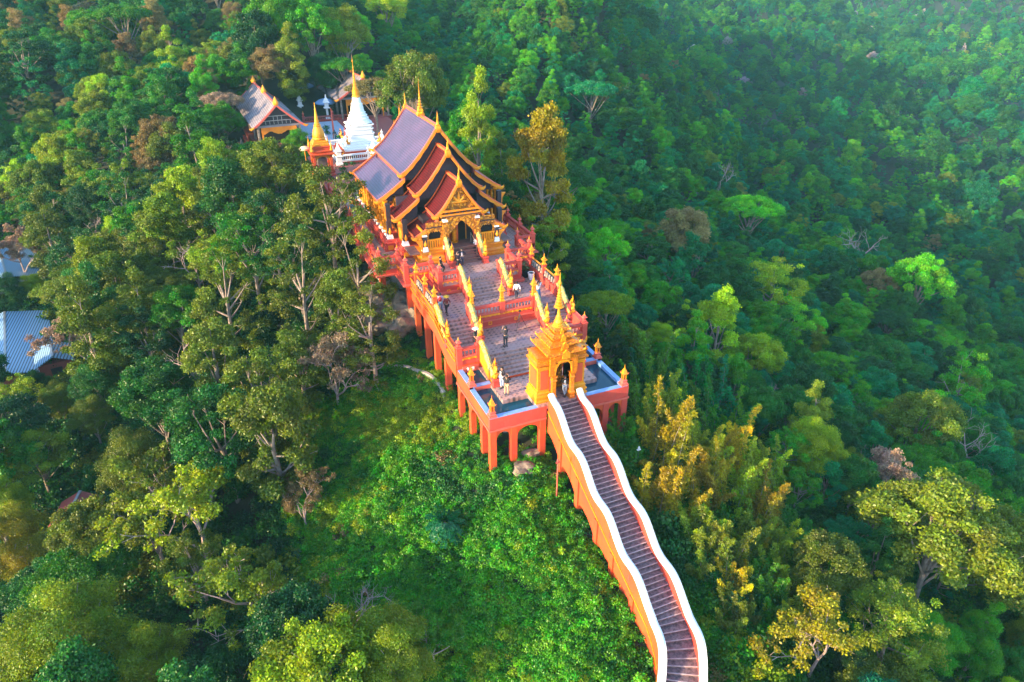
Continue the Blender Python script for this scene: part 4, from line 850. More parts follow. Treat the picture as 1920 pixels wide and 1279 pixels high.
for nm, p0, p1 in (('front', (-3.9, 56.4), (4.1, 56.4)), ('left', (-3.9, 56.4), (-3.9, 65.4)), ('right', (4.1, 56.4), (4.1, 65.4)), ('back', (-3.9, 65.4), (4.1, 65.4))):
    b = balustrade('white balustrade on the %s side of the white stupa' % nm, p0, p1, 3.2, (0, 1, .5) if nm != 'back' else (), 'white', 'white', F_WHITE, False, None, -.2)
m = MB(); m.box(-4.1, 4.3, 55.9, 56.2, 2.6, 3.2, 0); m.build('stupa_kerb', M['salmon']); tag(bpy.data.objects[-1] if False else bpy.data.objects['stupa_kerb'], 'low salmon kerb in front of the white stupa railing', 'kerb wall')
for x, z in ((-3.9, 3.0), (4.3, 3.0), (.6, 3.0)):   # white lantern towers by the stupa
    y = 55.6 if x != 4.3 else 60.5
    t = thing('white_shrine_post', {-3.9: 'white shrine post at the left front corner of the stupa railing', 4.3: 'white shrine post to the right of the white stupa', .6: 'white shrine post with gilt dragons in front of the stupa railing'}[x], 'shrine post', (x, y, z))
    m = MB(); m.sq(x, y, [(.42,0),(.42,.2),(.32,.3),(.32,1.0),(.4,1.06),(.4,1.16),(.28,1.25),(.28,1.7),(.42,1.76),(.36,1.86),(.2,2.05),(.26,2.1),(.12,2.35),(.05,2.8),(.01,3.1)], 0, z); m.build('shaft', M['white'], t)
    m = MB(); m.tube([(x-.3, y-.1, z+1.2), (x-.6, y-.2, z+1.5), (x-.5, y-.2, z+1.9)], [.1,.09,.02], 6, 0); m.tube([(x+.3, y-.1, z+1.2), (x+.6, y-.2, z+1.5), (x+.5, y-.2, z+1.9)], [.1,.09,.02], 6, 0); m.build('gilt_dragon', M['gold'], t)
# small gilt shrine
QX, QY, QZ = -6.55, 52.2, 2.6
Q = thing('gilt_shrine', 'small orange arched shrine with a gilt bell-shaped spire to the left of the white stupa', 'shrine', (QX, QY, QZ))
m = MB(); m.sq(QX, QY, [(1.35,-1.6),(1.35,.5),(1.22,.6),(1.22,.75),(1.3,.8),(1.3,.95)], 0, QZ); m.build('base', M['salmon'], Q)
for sx in (-1, 1):
    for sy in (-1, 1):
        m = MB(); m.sq(QX+sx*1.0, QY+sy*1.0, [(.2,.95),(.2,1.1),(.14,1.15),(.14,2.7),(.2,2.8)], 0, QZ); m.build('column', M['orange'], Q)
        m = MB(); m.lathe(QX+sx*1.15, QY+sy*1.15, [(.2,3.4),(.24,3.5),(.14,3.65),(.16,3.75),(.1,4.0),(.03,4.4),(.005,4.8)], 10, 0, 0, True, QZ); m.build('corner_spirelet', M['gold'], Q)
for sx in (-1, 1):
    for ax in ('x', 'y'):
        m = MB(); c0 = QX if ax == 'x' else QY; f0 = (QY if ax == 'x' else QX) + sx*1.0
        arch_wall(m, ax, f0-.08, f0+.08, c0-.85, c0+.85, QZ+2.9, QZ+2.0, .7, 0); m.build('arch', M['yellow'], Q)
        m = MB(); P0 = [(QX-.85, QY+sx*1.1), (QX+.85, QY+sx*1.1)] if ax == 'x' else [(QX+sx*1.1, QY-.85), (QX+sx*1.1, QY+.85)]; obox(m, P0[0], P0[1], -.05, .05, QZ+.95, QZ+1.05, 0); obox(m, P0[0], P0[1], -.05, .05, QZ+1.5, QZ+1.6, 0); m.build('rail', M['pink'], Q); baluster_row(P0[0], P0[1], QZ+1.05, Q, 'pink', .45)
m = MB(); m.sq(QX, QY, [(.55,.95),(.55,2.2),(.4,2.6)], 0, QZ); m.build('bronze_figure_block', M['bell'], Q)
m = MB(); m.sq(QX, QY, [(1.15,2.85),(1.4,2.95),(1.4,3.1),(1.15,3.15),(1.15,3.25),(1.3,3.32),(1.3,3.42),(1.0,3.5),(1.0,3.8),(1.08,3.85),(.95,3.95)], 0, QZ); m.build('entablature', M['orange'], Q)
m = MB(); m.sq(QX, QY, [(1.0,3.95),(1.0,4.15),(.85,4.25),(.85,4.4),(.72,4.5),(.72,4.6)], 0, QZ); m.lathe(QX, QY, [(.72,4.6),(.8,4.7),(.7,4.85),(.74,5.0),(.68,5.4),(.55,5.8),(.42,6.1),(.46,6.2),(.34,6.3),(.36,6.42),(.27,6.5),(.26,6.7),(.2,7.1),(.14,7.6),(.09,8.0),(.13,8.05),(.06,8.15),(.04,8.6),(.01,8.9)], 14, 0, 0, True, QZ); m.build('bell_spire', M['gold'], Q)
for k in range(3): 
    pass
# gilt round parasol beside the shrine
t = thing('parasol', 'pale gilt round parasol on a pole to the left of the gilt shrine', 'parasol', (-8.3, 53.2, 2.6))
m = MB(); m.tube([(-8.3, 53.2, 2.0), (-8.3, 53.2, 6.1)], .04, 6, 0); m.build('pole', M['gold'], t)
m = MB(); m.lathe(-8.3, 53.2, [(.62,5.85),(.66,6.05),(.4,6.22),(.02,6.3)], 16); m.build('canopy', mat('pale_gilt_cloth', (.72,.6,.36), None, 3, .7), t)

# pavilions
def pavilion(label, x, y, zg, hd, hw, L_, ze, zr, loc, gable=True):
    P = thing('pavilion', label, 'pavilion', (x, y, zg)); ca, sa = cos(hd), sin(hd)
    def W_(m): m.v = [(x + vx*ca - vy*sa, y + vx*sa + vy*ca, vz) for vx, vy, vz in m.v]; return m
    cur = roof_curve(0, zr, hw, ze, 1.15, 6)
    m = MB()
    for sx in (-1, 1):
        poly = [(sx*a, b) for a, b in cur] + [(sx*a, b-.14) for a, b in cur[::-1]]; m.prism(poly, 'y', 0, L_, 0)
    W_(m).build('roof', M['roof_grey'], P)
    m = MB()
    for yy in (-.06, L_+.06):
        for sx in (-1, 1): m.prism([(sx*a, b+.12) for a, b in cur] + [(sx*a, b-.22) for a, b in cur[::-1]], 'y', yy-.05, yy+.05, 0)
    m.box(-.12, .12, 0, L_, zr-.02, zr+.14, 0); W_(m).build('bargeboard', M['pink'], P)
    for yy in (0, L_*.5, L_):
        m = MB(); m.lathe(0, yy, [(.1,0),(.34,.1),(.4,.4),(.2,.8),(.02,1.2)], 8, 0, 0, True, zr-.1); W_(m).build('ridge_finial', M['gold'], P)
    for sx in (-1, 1):
        m = MB(); m.tube([(sx*(hw-.2), -.06, ze+.1), (sx*(hw+.2), -.06, ze-.1), (sx*(hw+.5), -.06, ze+.05)], [.16,.18,.03], 6, 0); W_(m).build('eave_hook', M['gold'], P)
        for q in range(5):
            m = MB(); m.box(sx*(hw-.7)-.14, sx*(hw-.7)+.14, .6+q*(L_-1.4)/4-.14, .6+q*(L_-1.4)/4+.14, zg-1, ze, 0); W_(m).build('post', M['bark'], P)
    m = MB(); m.prism([(-hw*.85, ze+.25), (0, zr-.2), (hw*.85, ze+.25)], 'y', .5, .6, 0); g = W_(m).build('gable', M['dark'], P)
    m = MB(); m.box(-hw*.45, hw*.45, .42, .5, ze+1.35, ze+1.43, 0); m.box(-hw*.7, hw*.7, .42, .5, ze+.75, ze+.83, 0)
    for q in range(-3, 4): m.box(q*.55-.03, q*.55+.03, .42, .5, ze+.3, ze+.75 if abs(q) > 1 else ze+1.4, 0)
    W_(m).build('gable_lattice', M['concrete'], g)
    m = MB(); m.box(-hw*.85, hw*.85, .35, .6, ze-.05, ze+.22, 0); W_(m).build('tie_beam', M['greyfloor'], P)
    n = 20; a = hw*.68; us = [-a + 2*a*i/n for i in range(n+1)]; zb = [ze - .55 - .45*abs(cos(pi*(u/a)))**1.5 - .06*abs(sin(u*7)) for u in us]
    m = MB(); m.ribbon([(u, .40) for u in us], [(u, .5) for u in us], zb, [ze-.06]*(n+1), 0); m.box(-a-.0, -a+.22, .40, .5, zg, ze-.9, 0); m.box(a-.22, a, .40, .5, zg, ze-.9, 0); W_(m).build('valance', M['yellow'], P)
    m = MB(); m.box(-a, a, 2.0, L_-1, zg, ze, 0); W_(m).build('dark_interior', M['void'], P)  # near-black block standing in for shade under the roof
    m = MB(); m.box(-hw*.95, hw*.95, -.1, L_, zg-1.6, zg+.1, 0); W_(m).build('plinth', M['redfloor'], P)
    return P
pavilion('open pavilion with shingle roof and yellow scalloped valance, at the left of the temple court', -9.6, 67.5, 3.3, radians(2.6), 3.5, 22, 6.0, 8.9, None)
pavilion('second grey roofed pavilion half hidden behind the white stupa', 6.0, 84, 3.0, radians(3), 4.6, 15, 6.2, 9.4, None)
# court furniture
for x, y, tx in ((-3.8, 90, 'white lantern stand nearest the ridge of the left pavilion'), (.0, 86.5, 'white lantern stand in front of the round blue canopy')):
    t = thing('lantern_stand', tx, 'lantern stand', (x, y, 3)); m = MB(); m.sq(x, y, [(.45,0),(.3,.2),(.16,.4),(.16,1.6),(.5,1.7),(.42,1.85)], 0, 3.0); m.build('shaft', M['white'], t)
    m = MB(); m.sq(x, y, [(.3,1.85),(.3,2.5),(.5,2.6),(.3,2.9),(.34,2.95),(.12,3.3),(.03,3.9)], 0, 3.0); m.build('lantern_house', M['white'], t)
def canopy(label, x, y, r, z, mt='cloth_blue'):
    t = thing('canopy', label, 'canopy', (x, y, 3)); m = MB(); m.lathe(x, y, [(r,z-.5),(r*1.02,z-.3),(r*.6,z+.15),(.05,z+.4)], 12); m.build('canopy_cloth', M[mt], t)
    m = MB(); m.tube([(x, y, 2.6), (x, y, z)], .06, 6, 0); m.build('pole', M['steel'], t)
canopy('pale blue round canopy in the middle of the far court', .3, 89.5, 1.7, 5.4); canopy('blue canopy in the shade under the far trees', -2.3, 98, 2.2, 7.0); canopy('small violet blue canopy beside the second pavilion', 2.8, 96, 1.6, 5.0)
balustrade('dark red railing across the back of the temple court', (-4.2, 84.5), (5.2, 84.5), 3.0, (0, .5, 1), 'redfloor', 'salmon', None, False)
for x, y, h_, tx in ((-1.7, 71.5, 4.3, 'taller slender pink pole standing on the blue court'), (-.95, 66.5, 2.4, 'short pink pole beside the white stupa')):
    m = MB(); m.sq(x, y, [(.22,0),(.16,.3),(.14,.5),(.10,h_*.6),(.05,h_*.9),(.01,h_)], 0, 3.0); o = m.build('obelisk_pole', M['pink']); tag(o, tx, 'pole')
# stair wall and terrace under the left pavilion
m = MB(); m.ribbon([(-14.2, 76), (-13.2, 64)], [(-13.9, 76), (-12.9, 64)], [-3, -3], [3.6, .9], 0); o = m.build('stair_wall', M['orange']); tag(o, 'sloping orange stair wall below the left pavilion', 'wall')
for i, y in enumerate((75.5, 72, 68.5)):
    m = MB(); m.lathe(-14.6, y, [(.25,0),(.25,.5),(.16,.6),(.24,.9),(.1,1.3),(.01,1.8)], 8, 0, 0, True, 1.6+i*-.2); o = m.build('guardian_post', M['concrete']); tag(o, 'weathered stone post beside the orange stair wall of the left pavilion', 'post', 'stone posts by the orange stair wall')
m = MB(); m.box(-7.35, -5.0, 44, 50, -2, 2.99, 0); o = m.build('court_retaining_wall', M['salmon']); tag(o, 'salmon retaining wall between the hall terrace and the gilt shrine', 'wall')

# ------------------------------------------------------------------ small things on the terraces
t = thing('planter', 'empty white tapered flower pot by the right wall of the middle terrace', 'planter', (4.5, 14.5, Z2))
m = MB(); m.lathe(4.5, 14.5, [(.14,0),(.2,.1),(.29,.62),(.30,.70),(.26,.70),(.24,.62)], 16, 0, 0, True, Z2); m.build('pot', M['white'], t)
m = MB(); m.lathe(4.5, 14.5, [(.25,.63),(.24,.65)], 16, 0, 0, True, Z2); m.build('soil', M['void'], t)
t = thing('tripod', 'black camera tripod with a camera on top, in front of the vented wall', 'tripod', (.85, 8.6, Z1))
m = MB(); m.tube([(.85,8.6,Z1+.55),(.85,8.6,Z1+1.45)], .022, 6, 0); m.build('centre_column', M['blackm'], t)
for a in (100, 220, 340): m = MB(); m.tube([(.85,8.6,Z1+1.25), (.85+.58*cos(radians(a)), 8.6+.58*sin(radians(a)), Z1+.005)], [.022,.014], 6, 0); m.build('leg', M['blackm'], t)
t2 = thing('camera', 'black camera mounted on the tripod', 'camera', (.85, 8.6, Z1+1.45)); m = MB(); m.box(.77, .93, 8.55, 8.63, Z1+1.46, Z1+1.57, 0); m.build('camera_body', M['blackm'], t2); m = MB(); m.lathe(0, 0, [(.035,0),(.04,.1)], 10); m.v = [(.85+a, 8.55-c, Z1+1.515+b) for a, b, c in m.v]; m.build('lens', M['blackm'], t2)
for x, y, zt, tx in ((-2.05, -4.1, .6, 'rusty pinkish pipe post standing left of the stairway in the bushes'), (4.4, -3.6, .2, 'thin grey lamp post right of the stairway')):
    t = thing('lamp_post', tx, 'lamp post', (x, y, H(x, y))); zb = H(x, y); top = -1.9 if x < 0 else -3.2
    m = MB(); m.tube([(x, y, zb-.3), (x, y, top)], .045, 6, 0); m.build('pole', M['pink'] if x < 0 else M['steel'], t)
    m = MB(); m.box(x-.14, x+.14, y-.05, y+.05, top, top+.06, 0); m.lathe(x, y, [(.05,0),(.09,.08),(.06,.2),(.01,.26)], 8, 0, 0, True, top+.06); m.build('lamp_head', M['redfloor'] if x < 0 else M['white'], t)
# rocks and old retaining kerb under the terraces
random.seed(5)
def rock(x, y, z, r, label, group=None, flat=.7):
    bm_ = bmesh.new(); bmesh.ops.create_icosphere(bm_, subdivisions=3, radius=1)
    ph = [random.uniform(0, 6) for _ in range(6)]
    for v in bm_.verts:
        c = v.co; d = 1 + .22*sin(c.x*3.1+ph[0])*sin(c.y*2.7+ph[1]) + .14*sin(c.z*5+ph[2]+c.x*4) + .07*sin(c.y*9+ph[3])
        v.co = Vector((c.x*d*r, c.y*d*r*.8, c.z*d*r*flat))
    me = bpy.data.meshes.new('boulder'); bm_.to_mesh(me); bm_.free(); me.materials.append(M['rock'])
    o = bpy.data.objects.new('boulder', me); COL.objects.link(o); o.location = (x, y, z); o.rotation_euler = (0, 0, random.uniform(0, 6)); tag(o, label, 'boulder', group); ORG[o.name] = (x, y, z)
for x, y, z, r in ((-6.3, 17.6, -1.6, 1.5), (-7.9, 19.4, -1.8, 1.7), (-6.0, 20.0, -.3, 1.6), (-5.6, 18.2, -.6, 1.1), (-8.9, 21.5, -1.7, 1.5), (-7.4, 22.2, -.6, 1.6)):
    rock(x, y, z, r, 'pale weathered boulder piled under the overhanging left corner of the upper terrace', 'boulders under the upper terrace')
for x, y, r, tx in ((-3.2, -1.6, .9, 'low grey rock in the bushes below the front left pillars'), (-2.1, -.2, .6, 'small grey rock between the front pillars and the stair wall'), (4.3, 1.0, .9, 'grey rock under the right side of the pool terrace')):
    rock(x, y, H(x, y)+.35, r, tx, None, .45)
m = MB(); P_ = bez([(-9.5, 16.0), (-8.6, 14.6), (-7.2, 13.6), (-6.2, 11.0), (-5.7, 8.2)], 5); n = len(P_)
m.ribbon([(a, b) for a, b in P_], [(a+.22, b+.1) for a, b in P_], [-5.5]*n, [H(a, b) + .45 for a, b in P_], 0); o = m.build('retaining_kerb', M['concrete']); tag(o, 'curved pale concrete retaining wall at the foot of the left pillars', 'wall')
# sheds at the left edge
def shed(label, x, y, z, w_, l_, hd, wall='concrete', roof='sheet', hh=2.6, vis=''):
    t = thing('shed', label, 'shed', (x, y, z)); ca, sa = cos(hd), sin(hd)
    def W_(m): m.v = [(x + vx*ca - vy*sa, y + vx*sa + vy*ca, z + vz) for vx, vy, vz in m.v]; return m
    m = MB(); m.box(-w_/2+.3, w_/2-.3, -l_/2+.3, l_/2-.3, -4, hh, 0); W_(m).build('wall', M[wall], t)
    m = MB(); m.prism([(-w_/2, hh), (0, hh+.9), (w_/2, hh), (w_/2, hh-.1), (0, hh+.8), (-w_/2, hh-.1)], 'y', -l_/2, l_/2, 0); W_(m).build('roof', M[roof], t)
    m = MB(); m.box(-.5, .5, -l_/2+.25, -l_/2+.3, .1, 2.1, 0); W_(m).build('door', M['dark'], t)
    m = MB(); m.box(-.1, .1, -l_/2, l_/2, hh+.86, hh+.94, 0); W_(m).build('ridge_cap', M['steel'], t)
shed('shed with pale blue corrugated roof at the left edge, the farther one', -46.0, 66, H(-46, 66)-.3, 9, 12, radians(14))
shed('long shed with pale blue corrugated roof at the left edge, the nearer one', -42.3, 44, H(-42.3, 44)-.3, 8, 16, radians(10), 'redfloor')
shed('small lean-to with flat blue roof beside the nearer long shed', -37.2, 38.5, H(-37.2, 38.5)-.8, 3.4, 4.0, radians(10), 'redfloor')
shed('small hut with a dark red roof in the shade of the lower left trees', -33.4, 15.5, H(-33.4, 15.5)-.6, 3.2, 2.8, radians(-12), 'dark', 'redfloor', 2.2)
# ------------------------------------------------------------------ people
_mc = {}
def cmat(c, r=.8):
    k = tuple(c)
    if k not in _mc: _mc[k] = mat('cloth_%02d' % len(_mc), c, tuple(x*.8 for x in c), 8, r)
    return _mc[k]
def skinned(name, V, E, R, mt, parent, sub=1):
    me = bpy.data.meshes.new(name); me.from_pydata(V, E, []); me.materials.append(mt)
    o = bpy.data.objects.new(name, me); COL.objects.link(o); o.parent = parent; ORG[o.name] = ORG[parent.name]
    md = o.modifiers.new('skin', 'SKIN'); md.use_smooth_shade = True
    sv = me.skin_vertices[0].data
    for i, r in enumerate(R): sv[i].radius = (r, r) if not isinstance(r, tuple) else r
    sv[0].use_root = True
    ss = o.modifiers.new('sub', 'SUBSURF'); ss.levels = sub; ss.render_levels = sub
    return o
ARM = {'down': ((.25,.02,1.12),(.27,-.06,.88)), 'face': ((.27,-.12,1.18),(.09,-.24,1.45)), 'up': ((.30,-.02,1.50),(.20,-.04,1.70)), 'fold': ((.26,.0,1.12),(.06,-.20,1.12)), 'phone': ((.24,-.10,1.14),(.06,-.30,1.30)), 'swing': ((.26,.10,1.14),(.27,.16,.92)), 'hip': ((.34,.06,1.14),(.17,-.08,1.0))}
LEG = {'stand': (((.10,-.01,.47),(.11,.02,.07)), ((.10,-.01,.47),(.11,.02,.07))), 'walk': (((.10,-.16,.48),(.10,-.20,.07)), ((.10,.04,.46),(.10,.26,.10))), 'cross': (((.09,-.03,.47),(-.04,-.14,.07)), ((.09,.0,.47),(.07,.03,.07))),
       'sit': (((.12,-.42,.90),(.12,-.45,.50)), ((.12,-.42,.90),(.14,-.40,.48))), 'crouch': (((.13,-.36,.62),(.12,-.12,.22)), ((.13,-.34,.60),(.12,-.06,.22)))}
def person(x, y, z, rz, label, top, bot, arms=('down','down'), legs='stand', hair=(.012,.009,.008), hat=None, long_hair=False, jacket=None, bag=None, skirt=False, k=1.0, lean=0.0):
    t = thing('person', label, 'person', (x, y, z)); o3 = (0, 0, 0); ORG[t.name] = o3
    t.rotation_euler = (0, 0, rz); t.scale = (k, k, k); dz = 0 if legs in ('stand', 'walk', 'cross') else (-.44 if legs == 'sit' else -.17)
    l = lean
    V = [(0,.01,.90),(0,.0+l*.4,1.08),(0,l*.8,1.27),(0,l,1.38),(0,l,1.45),(0,l-.015,1.54),(0,l-.01,1.62)]; E = [(0,1),(1,2),(2,3),(3,4),(4,5),(5,6)]; R = [(.15,.11),(.13,.095),(.155,.105),(.11,.08),(.052,.052),(.088,.098),(.055,.06)]
    AP = []; LP = []
    for s_, a in ((-1, arms[0]), (1, arms[1])):
        el, wr = ARM[a]; i0 = len(V); sh = (s_*.175, l, 1.35); e_ = (s_*el[0], el[1]+l, el[2]); w_ = (s_*wr[0], wr[1]+l, wr[2]); d = (Vector(w_)-Vector(e_)).normalized()
        hv = Vector(w_) + d*.07; V += [sh, e_, w_, tuple(hv)]; R += [.062, .043, .028, (.036,.020)]; E += [(2, i0), (i0, i0+1), (i0+1, i0+2), (i0+2, i0+3)]; AP.append((sh, e_, w_))
        up_ = d.cross(Vector((0, 1, 0.3))).normalized()
        for f in range(4):
            b = hv + up_*(.022*(f-1.5)); m1 = b + d*.035 + Vector((0, -.008, 0)); m2 = b + d*(.062+.006*(1.5-abs(f-1.5))) + Vector((0, -.02, 0)); j = len(V); V += [tuple(m1), tuple(m2)]; R += [.0085, .007]; E += [(i0+3, j), (j, j+1)]
        b = Vector(w_) + d*.03 + up_*.04; j = len(V); V += [tuple(b), tuple(b + d*.035 + up_*.012)]; R += [.011, .008]; E += [(i0+2, j), (j, j+1)]
    for s_, lg in ((-1, LEG[legs][0]), (1, LEG[legs][1])):
        i0 = len(V); hp = (s_*.095, .01, .85); kn = (s_*lg[0][0], lg[0][1], lg[0][2]); an = (s_*lg[1][0], lg[1][1], lg[1][2]); V += [hp, kn, an, (an[0], an[1]-.13, an[2]-.04)]; R += [.085, .055, .036, (.038,.028)]; E += [(0, i0), (i0, i0+1), (i0+1, i0+2), (i0+2, i0+3)]; LP.append((hp, kn, an))
    V = [(a, b, c+dz) for a, b, c in V]; body = skinned('body', V, E, R, M['skin'], t)
    D = lambda p: (p[0], p[1], p[2]+dz)
    # shirt follows torso and upper arms, trousers follow the legs
    tv = [D((0,.01,.92)), D((0,l*.4,1.08)), D((0,l*.8,1.27)), D((0,l,1.39))]; te = [(0,1),(1,2),(2,3)]; tr_ = [(.175,.13),(.15,.115),(.175,.125),(.10,.085)]
    for sh, e_, w_ in AP: i0 = len(tv); q = Vector(e_).lerp(Vector(w_), .75 if jacket or arms[0] != 'up' else .3); tv += [D(sh), D(e_), D(tuple(q))]; te += [(2, i0), (i0, i0+1), (i0+1, i0+2)]; tr_ += [.078, .058, .045]
    skinned('shirt', tv, te, tr_, cmat(jacket or top), t)
    if jacket:    # open front showing the shirt beneath
        m = MB(); m.box(-.06, .06, -.150+l*.5, -.135+l*.5, .98+dz, 1.34+dz, 0); me = m.mesh('shirt_front', [cmat(top)]); o = bpy.data.objects.new('shirt_front', me); COL.objects.link(o); o.parent = t
    if skirt:
        m = MB(); m.lathe(0, 0, [(.16,.95),(.20,.80),(.22,.45),(.27,.12),(.25,.10)], 14, 0, 0); me = m.mesh('skirt', [cmat(bot)]); o = bpy.data.objects.new('skirt', me); COL.objects.link(o); o.parent = t
    else:
        tv = [D((0,.01,.90))]; te = []; tr_ = [(.165,.125)]
        for hp, kn, an in LP: i0 = len(tv); q = Vector(kn).lerp(Vector(an), .88); tv += [D(hp), D(kn), D(tuple(q))]; te += [(0, i0), (i0, i0+1), (i0+1, i0+2)]; tr_ += [.10, .07, .055]
        skinned('trousers', tv, te, tr_, cmat(bot), t)
    for hp, kn, an in LP:
        m = MB(); m.fr(an[0], an[1]-.05, an[2]-.07+dz, an[2]+.02+dz, .045, .13, .035, .09, 0); me = m.mesh('shoe', [cmat((.05,.05,.055))]); o = bpy.data.objects.new('shoe', me); COL.objects.link(o); o.parent = t
    hz = 1.555 + dz
    if hat:
        m = MB(); m.lathe(0, l, [(.24,.03),(.25,.05),(.12,.075),(.10,.15),(.03,.17)], 16, 0, 0, True, hz); me = m.mesh('hat', [cmat(hat)]); o = bpy.data.objects.new('hat', me); COL.objects.link(o); o.parent = t
    m = MB(); m.lathe(0, l+.012, [(.085,-.05),(.108,.0),(.108,.05),(.08,.10),(.02,.125)], 12, 0, 0, True, hz)
    m.v = [(a, b + (.035 if c < hz+.03 else 0), c) for a, b, c in m.v]
    if long_hair: m.tube([(0, l+.06, hz+.05), (0, l+.10, hz-.12), (0, l+.12, hz-.34)], [.09,.10,.06], 8, 0)
    me = m.mesh('hair', [cmat(hair)]); o = bpy.data.objects.new('hair', me); COL.objects.link(o); o.parent = t
    m = MB()
    for s_ in (-1, 1): m.box(s_*.035-.012, s_*.035+.012, l-.118, l-.108, hz-.02, hz-.008, 0)
    m.box(-.022, .022, l-.116, l-.106, hz-.068, hz-.060, 0); me = m.mesh('eyes_and_mouth', [cmat((.05,.02,.02))]); o = bpy.data.objects.new('eyes_and_mouth', me); COL.objects.link(o); o.parent = t
    m = MB(); m.tube([(0, l-.10, hz-.01), (0, l-.128, hz-.04), (0, l-.10, hz-.045)], [.008, .014, .008], 5, 0); me = m.mesh('nose', [M['skin']]); o = bpy.data.objects.new('nose', me); COL.objects.link(o); o.parent = t
    if bag:
        m = MB(); m.lathe(0, 0, [(.08,1.0),(.13,1.03),(.14,1.2),(.11,1.36),(.04,1.4)], 10); m.v = [(a, b*.7+.19+l, c+dz) for a, b, c in m.v]; me = m.mesh('backpack', [cmat(bag)])
        o = bpy.data.objects.new('backpack', me); COL.objects.link(o); b_ = t; o.location = t.location; o.rotation_euler = t.rotation_euler; o.scale = t.scale; tag(o, 'red backpack worn by the person in a pink shirt', 'backpack')
    ORG[t.name] = (x, y, z); return t
BLK = (.015,.015,.018)
person(.50, .15, 0, radians(-30), 'person with long dark hair, black jacket and pale trousers leaning in the golden gateway', (.75,.72,.70), (.42,.44,.50), ('fold','down'), 'cross', long_hair=True, jacket=BLK, k=.97)
person(-3.12, 1.75, 0, radians(150), 'person in a black jacket and khaki trousers photographing at the lowest pool edge', BLK, (.42,.30,.17), ('face','face'), 'stand', k=.97)
person(-3.05, 2.75, 0, radians(-60), 'person in a black jacket, white shirt and light jeans leaning on the lowest left naga', (.72,.70,.70), (.36,.45,.62), ('hip','phone'), 'cross', jacket=(.02,.018,.028), k=1.0)
person(-1.28, 6.35, Z1, radians(190), 'person in dark clothes photographing with both hands, alone on the landing', (.045,.035,.045), (.04,.045,.055), ('face','face'), 'stand', k=1.02)
person(-3.35, 7.1, Z1, radians(40), 'person in black with a white hat standing at the foot of the left side steps', BLK, BLK, ('phone','down'), 'stand', hat=(.75,.75,.78), k=.98)
person(-4.2, 11.1, Z2, radians(195), 'person in a maroon top and round yellow hat walking near the left bell rack', (.14,.012,.015), (.02,.012,.018), ('swing','hip'), 'walk', hat=(.80,.42,.03), k=.95)
person(-4.5, 11.75, Z2, radians(160), 'person in a pink shirt and blue jeans with a red backpack, beside the yellow hat', (.62,.35,.50), (.16,.26,.46), ('swing','down'), 'walk', bag=(.45,.02,.03), k=.96)
person(1.8, 11.4, Z2, radians(170), 'person in a white shirt with a dark waistcoat, half hidden behind the middle balustrade', (.75,.75,.78), (.03,.03,.06), ('swing','down'), 'walk', k=.97)
person(3.4, 10.75, Z2, radians(10), 'person in a white blouse and long blue skirt with both arms raised', (.78,.78,.80), (.03,.12,.30), ('up','up'), 'stand', long_hair=True, skirt=True, k=.96)
person(4.15, 8.75, Z1+.32, radians(200), 'person in a dark grey shirt on the right side steps behind the gate spire', (.07,.07,.10), (.03,.04,.08), ('hip','down'), 'stand', k=1.0)
person(-.65, 17.55, Z3, radians(-15), 'person in a dark coat with a pale scarf on the lowest porch step', (.72,.60,.66), (.06,.05,.10), ('hip','hip'), 'walk', jacket=(.015,.013,.03), long_hair=True, k=.95)
person(-1.15, 17.0, Z3, radians(30), 'person in dark clothes with one hand raised, beside the pale scarf wearer', (.03,.015,.03), (.02,.02,.03), ('up','down'), 'stand', k=.9)
person(-2.75, 16.9, Z3, radians(60), 'person in black sitting low behind the front balustrade of the upper terrace', (.005,.005,.006), (.01,.01,.012), ('fold','fold'), 'crouch', k=.95)
person(-6.75, 33.9, Z3, radians(180), 'person with a turquoise jacket walking on the narrow terrace left of the hall', (.02,.28,.42), (.02,.05,.12), ('swing','down'), 'walk', k=1.0)
person(-2.0, 69.0, 3.02, radians(160), 'person in a dark teal dress on the blue court beside the stupa', (.03,.06,.10), (.02,.06,.12), ('down','down'), 'stand', skirt=True, long_hair=True)
person(-1.25, 68.7, 3.02, radians(200), 'person in a brown top and dark trousers, right one on the blue court', (.2,.13,.14), (.02,.02,.06), ('down','down'), 'stand')
person(-4.55, 12.9, Z2, radians(90), 'person in pink crouching behind the left bell rack', (.65,.10,.25), (.05,.03,.03), ('fold','fold'), 'crouch', k=.85)

# ------------------------------------------------------------------ trees
rng = np.random.default_rng(11)
def unit(n):
    v = rng.normal(size=(n, 3)); return v / np.linalg.norm(v, axis=1)[:, None]
def leaf_mesh(name, P, Nn, size, tint, mt, asp=1.7):
    """quads at P with normals Nn"""
    n = len(P); a = np.cross(Nn, unit(n)); a /= np.linalg.norm(a, axis=1)[:, None] + 1e-9; b = np.cross(Nn, a)
    s_ = size[:, None]; A = a * s_ * asp * .5; B = b * s_ * .5
    v = np.empty((n, 4, 3)); v[:, 0] = P - A; v[:, 1] = P + B - A*.1; v[:, 2] = P + A; v[:, 3] = P - B - A*.1
    me = bpy.data.meshes.new(name); me.vertices.add(n*4); me.vertices.foreach_set('co', v.ravel()); me.loops.add(n*4)
    me.loops.foreach_set('vertex_index', np.arange(n*4, dtype=np.int32)); me.polygons.add(n); me.polygons.foreach_set('loop_start', np.arange(0, n*4, 4, dtype=np.int32)); me.update(calc_edges=True)
    ca = me.color_attributes.new('tint', 'FLOAT_COLOR', 'POINT'); c = np.ones((n, 4, 4)); c[:, :, 0] = tint[:, 0, None]; c[:, :, 1] = tint[:, 1, None]; ca.data.foreach_set('color', c.ravel())
    me.materials.append(mt); return me
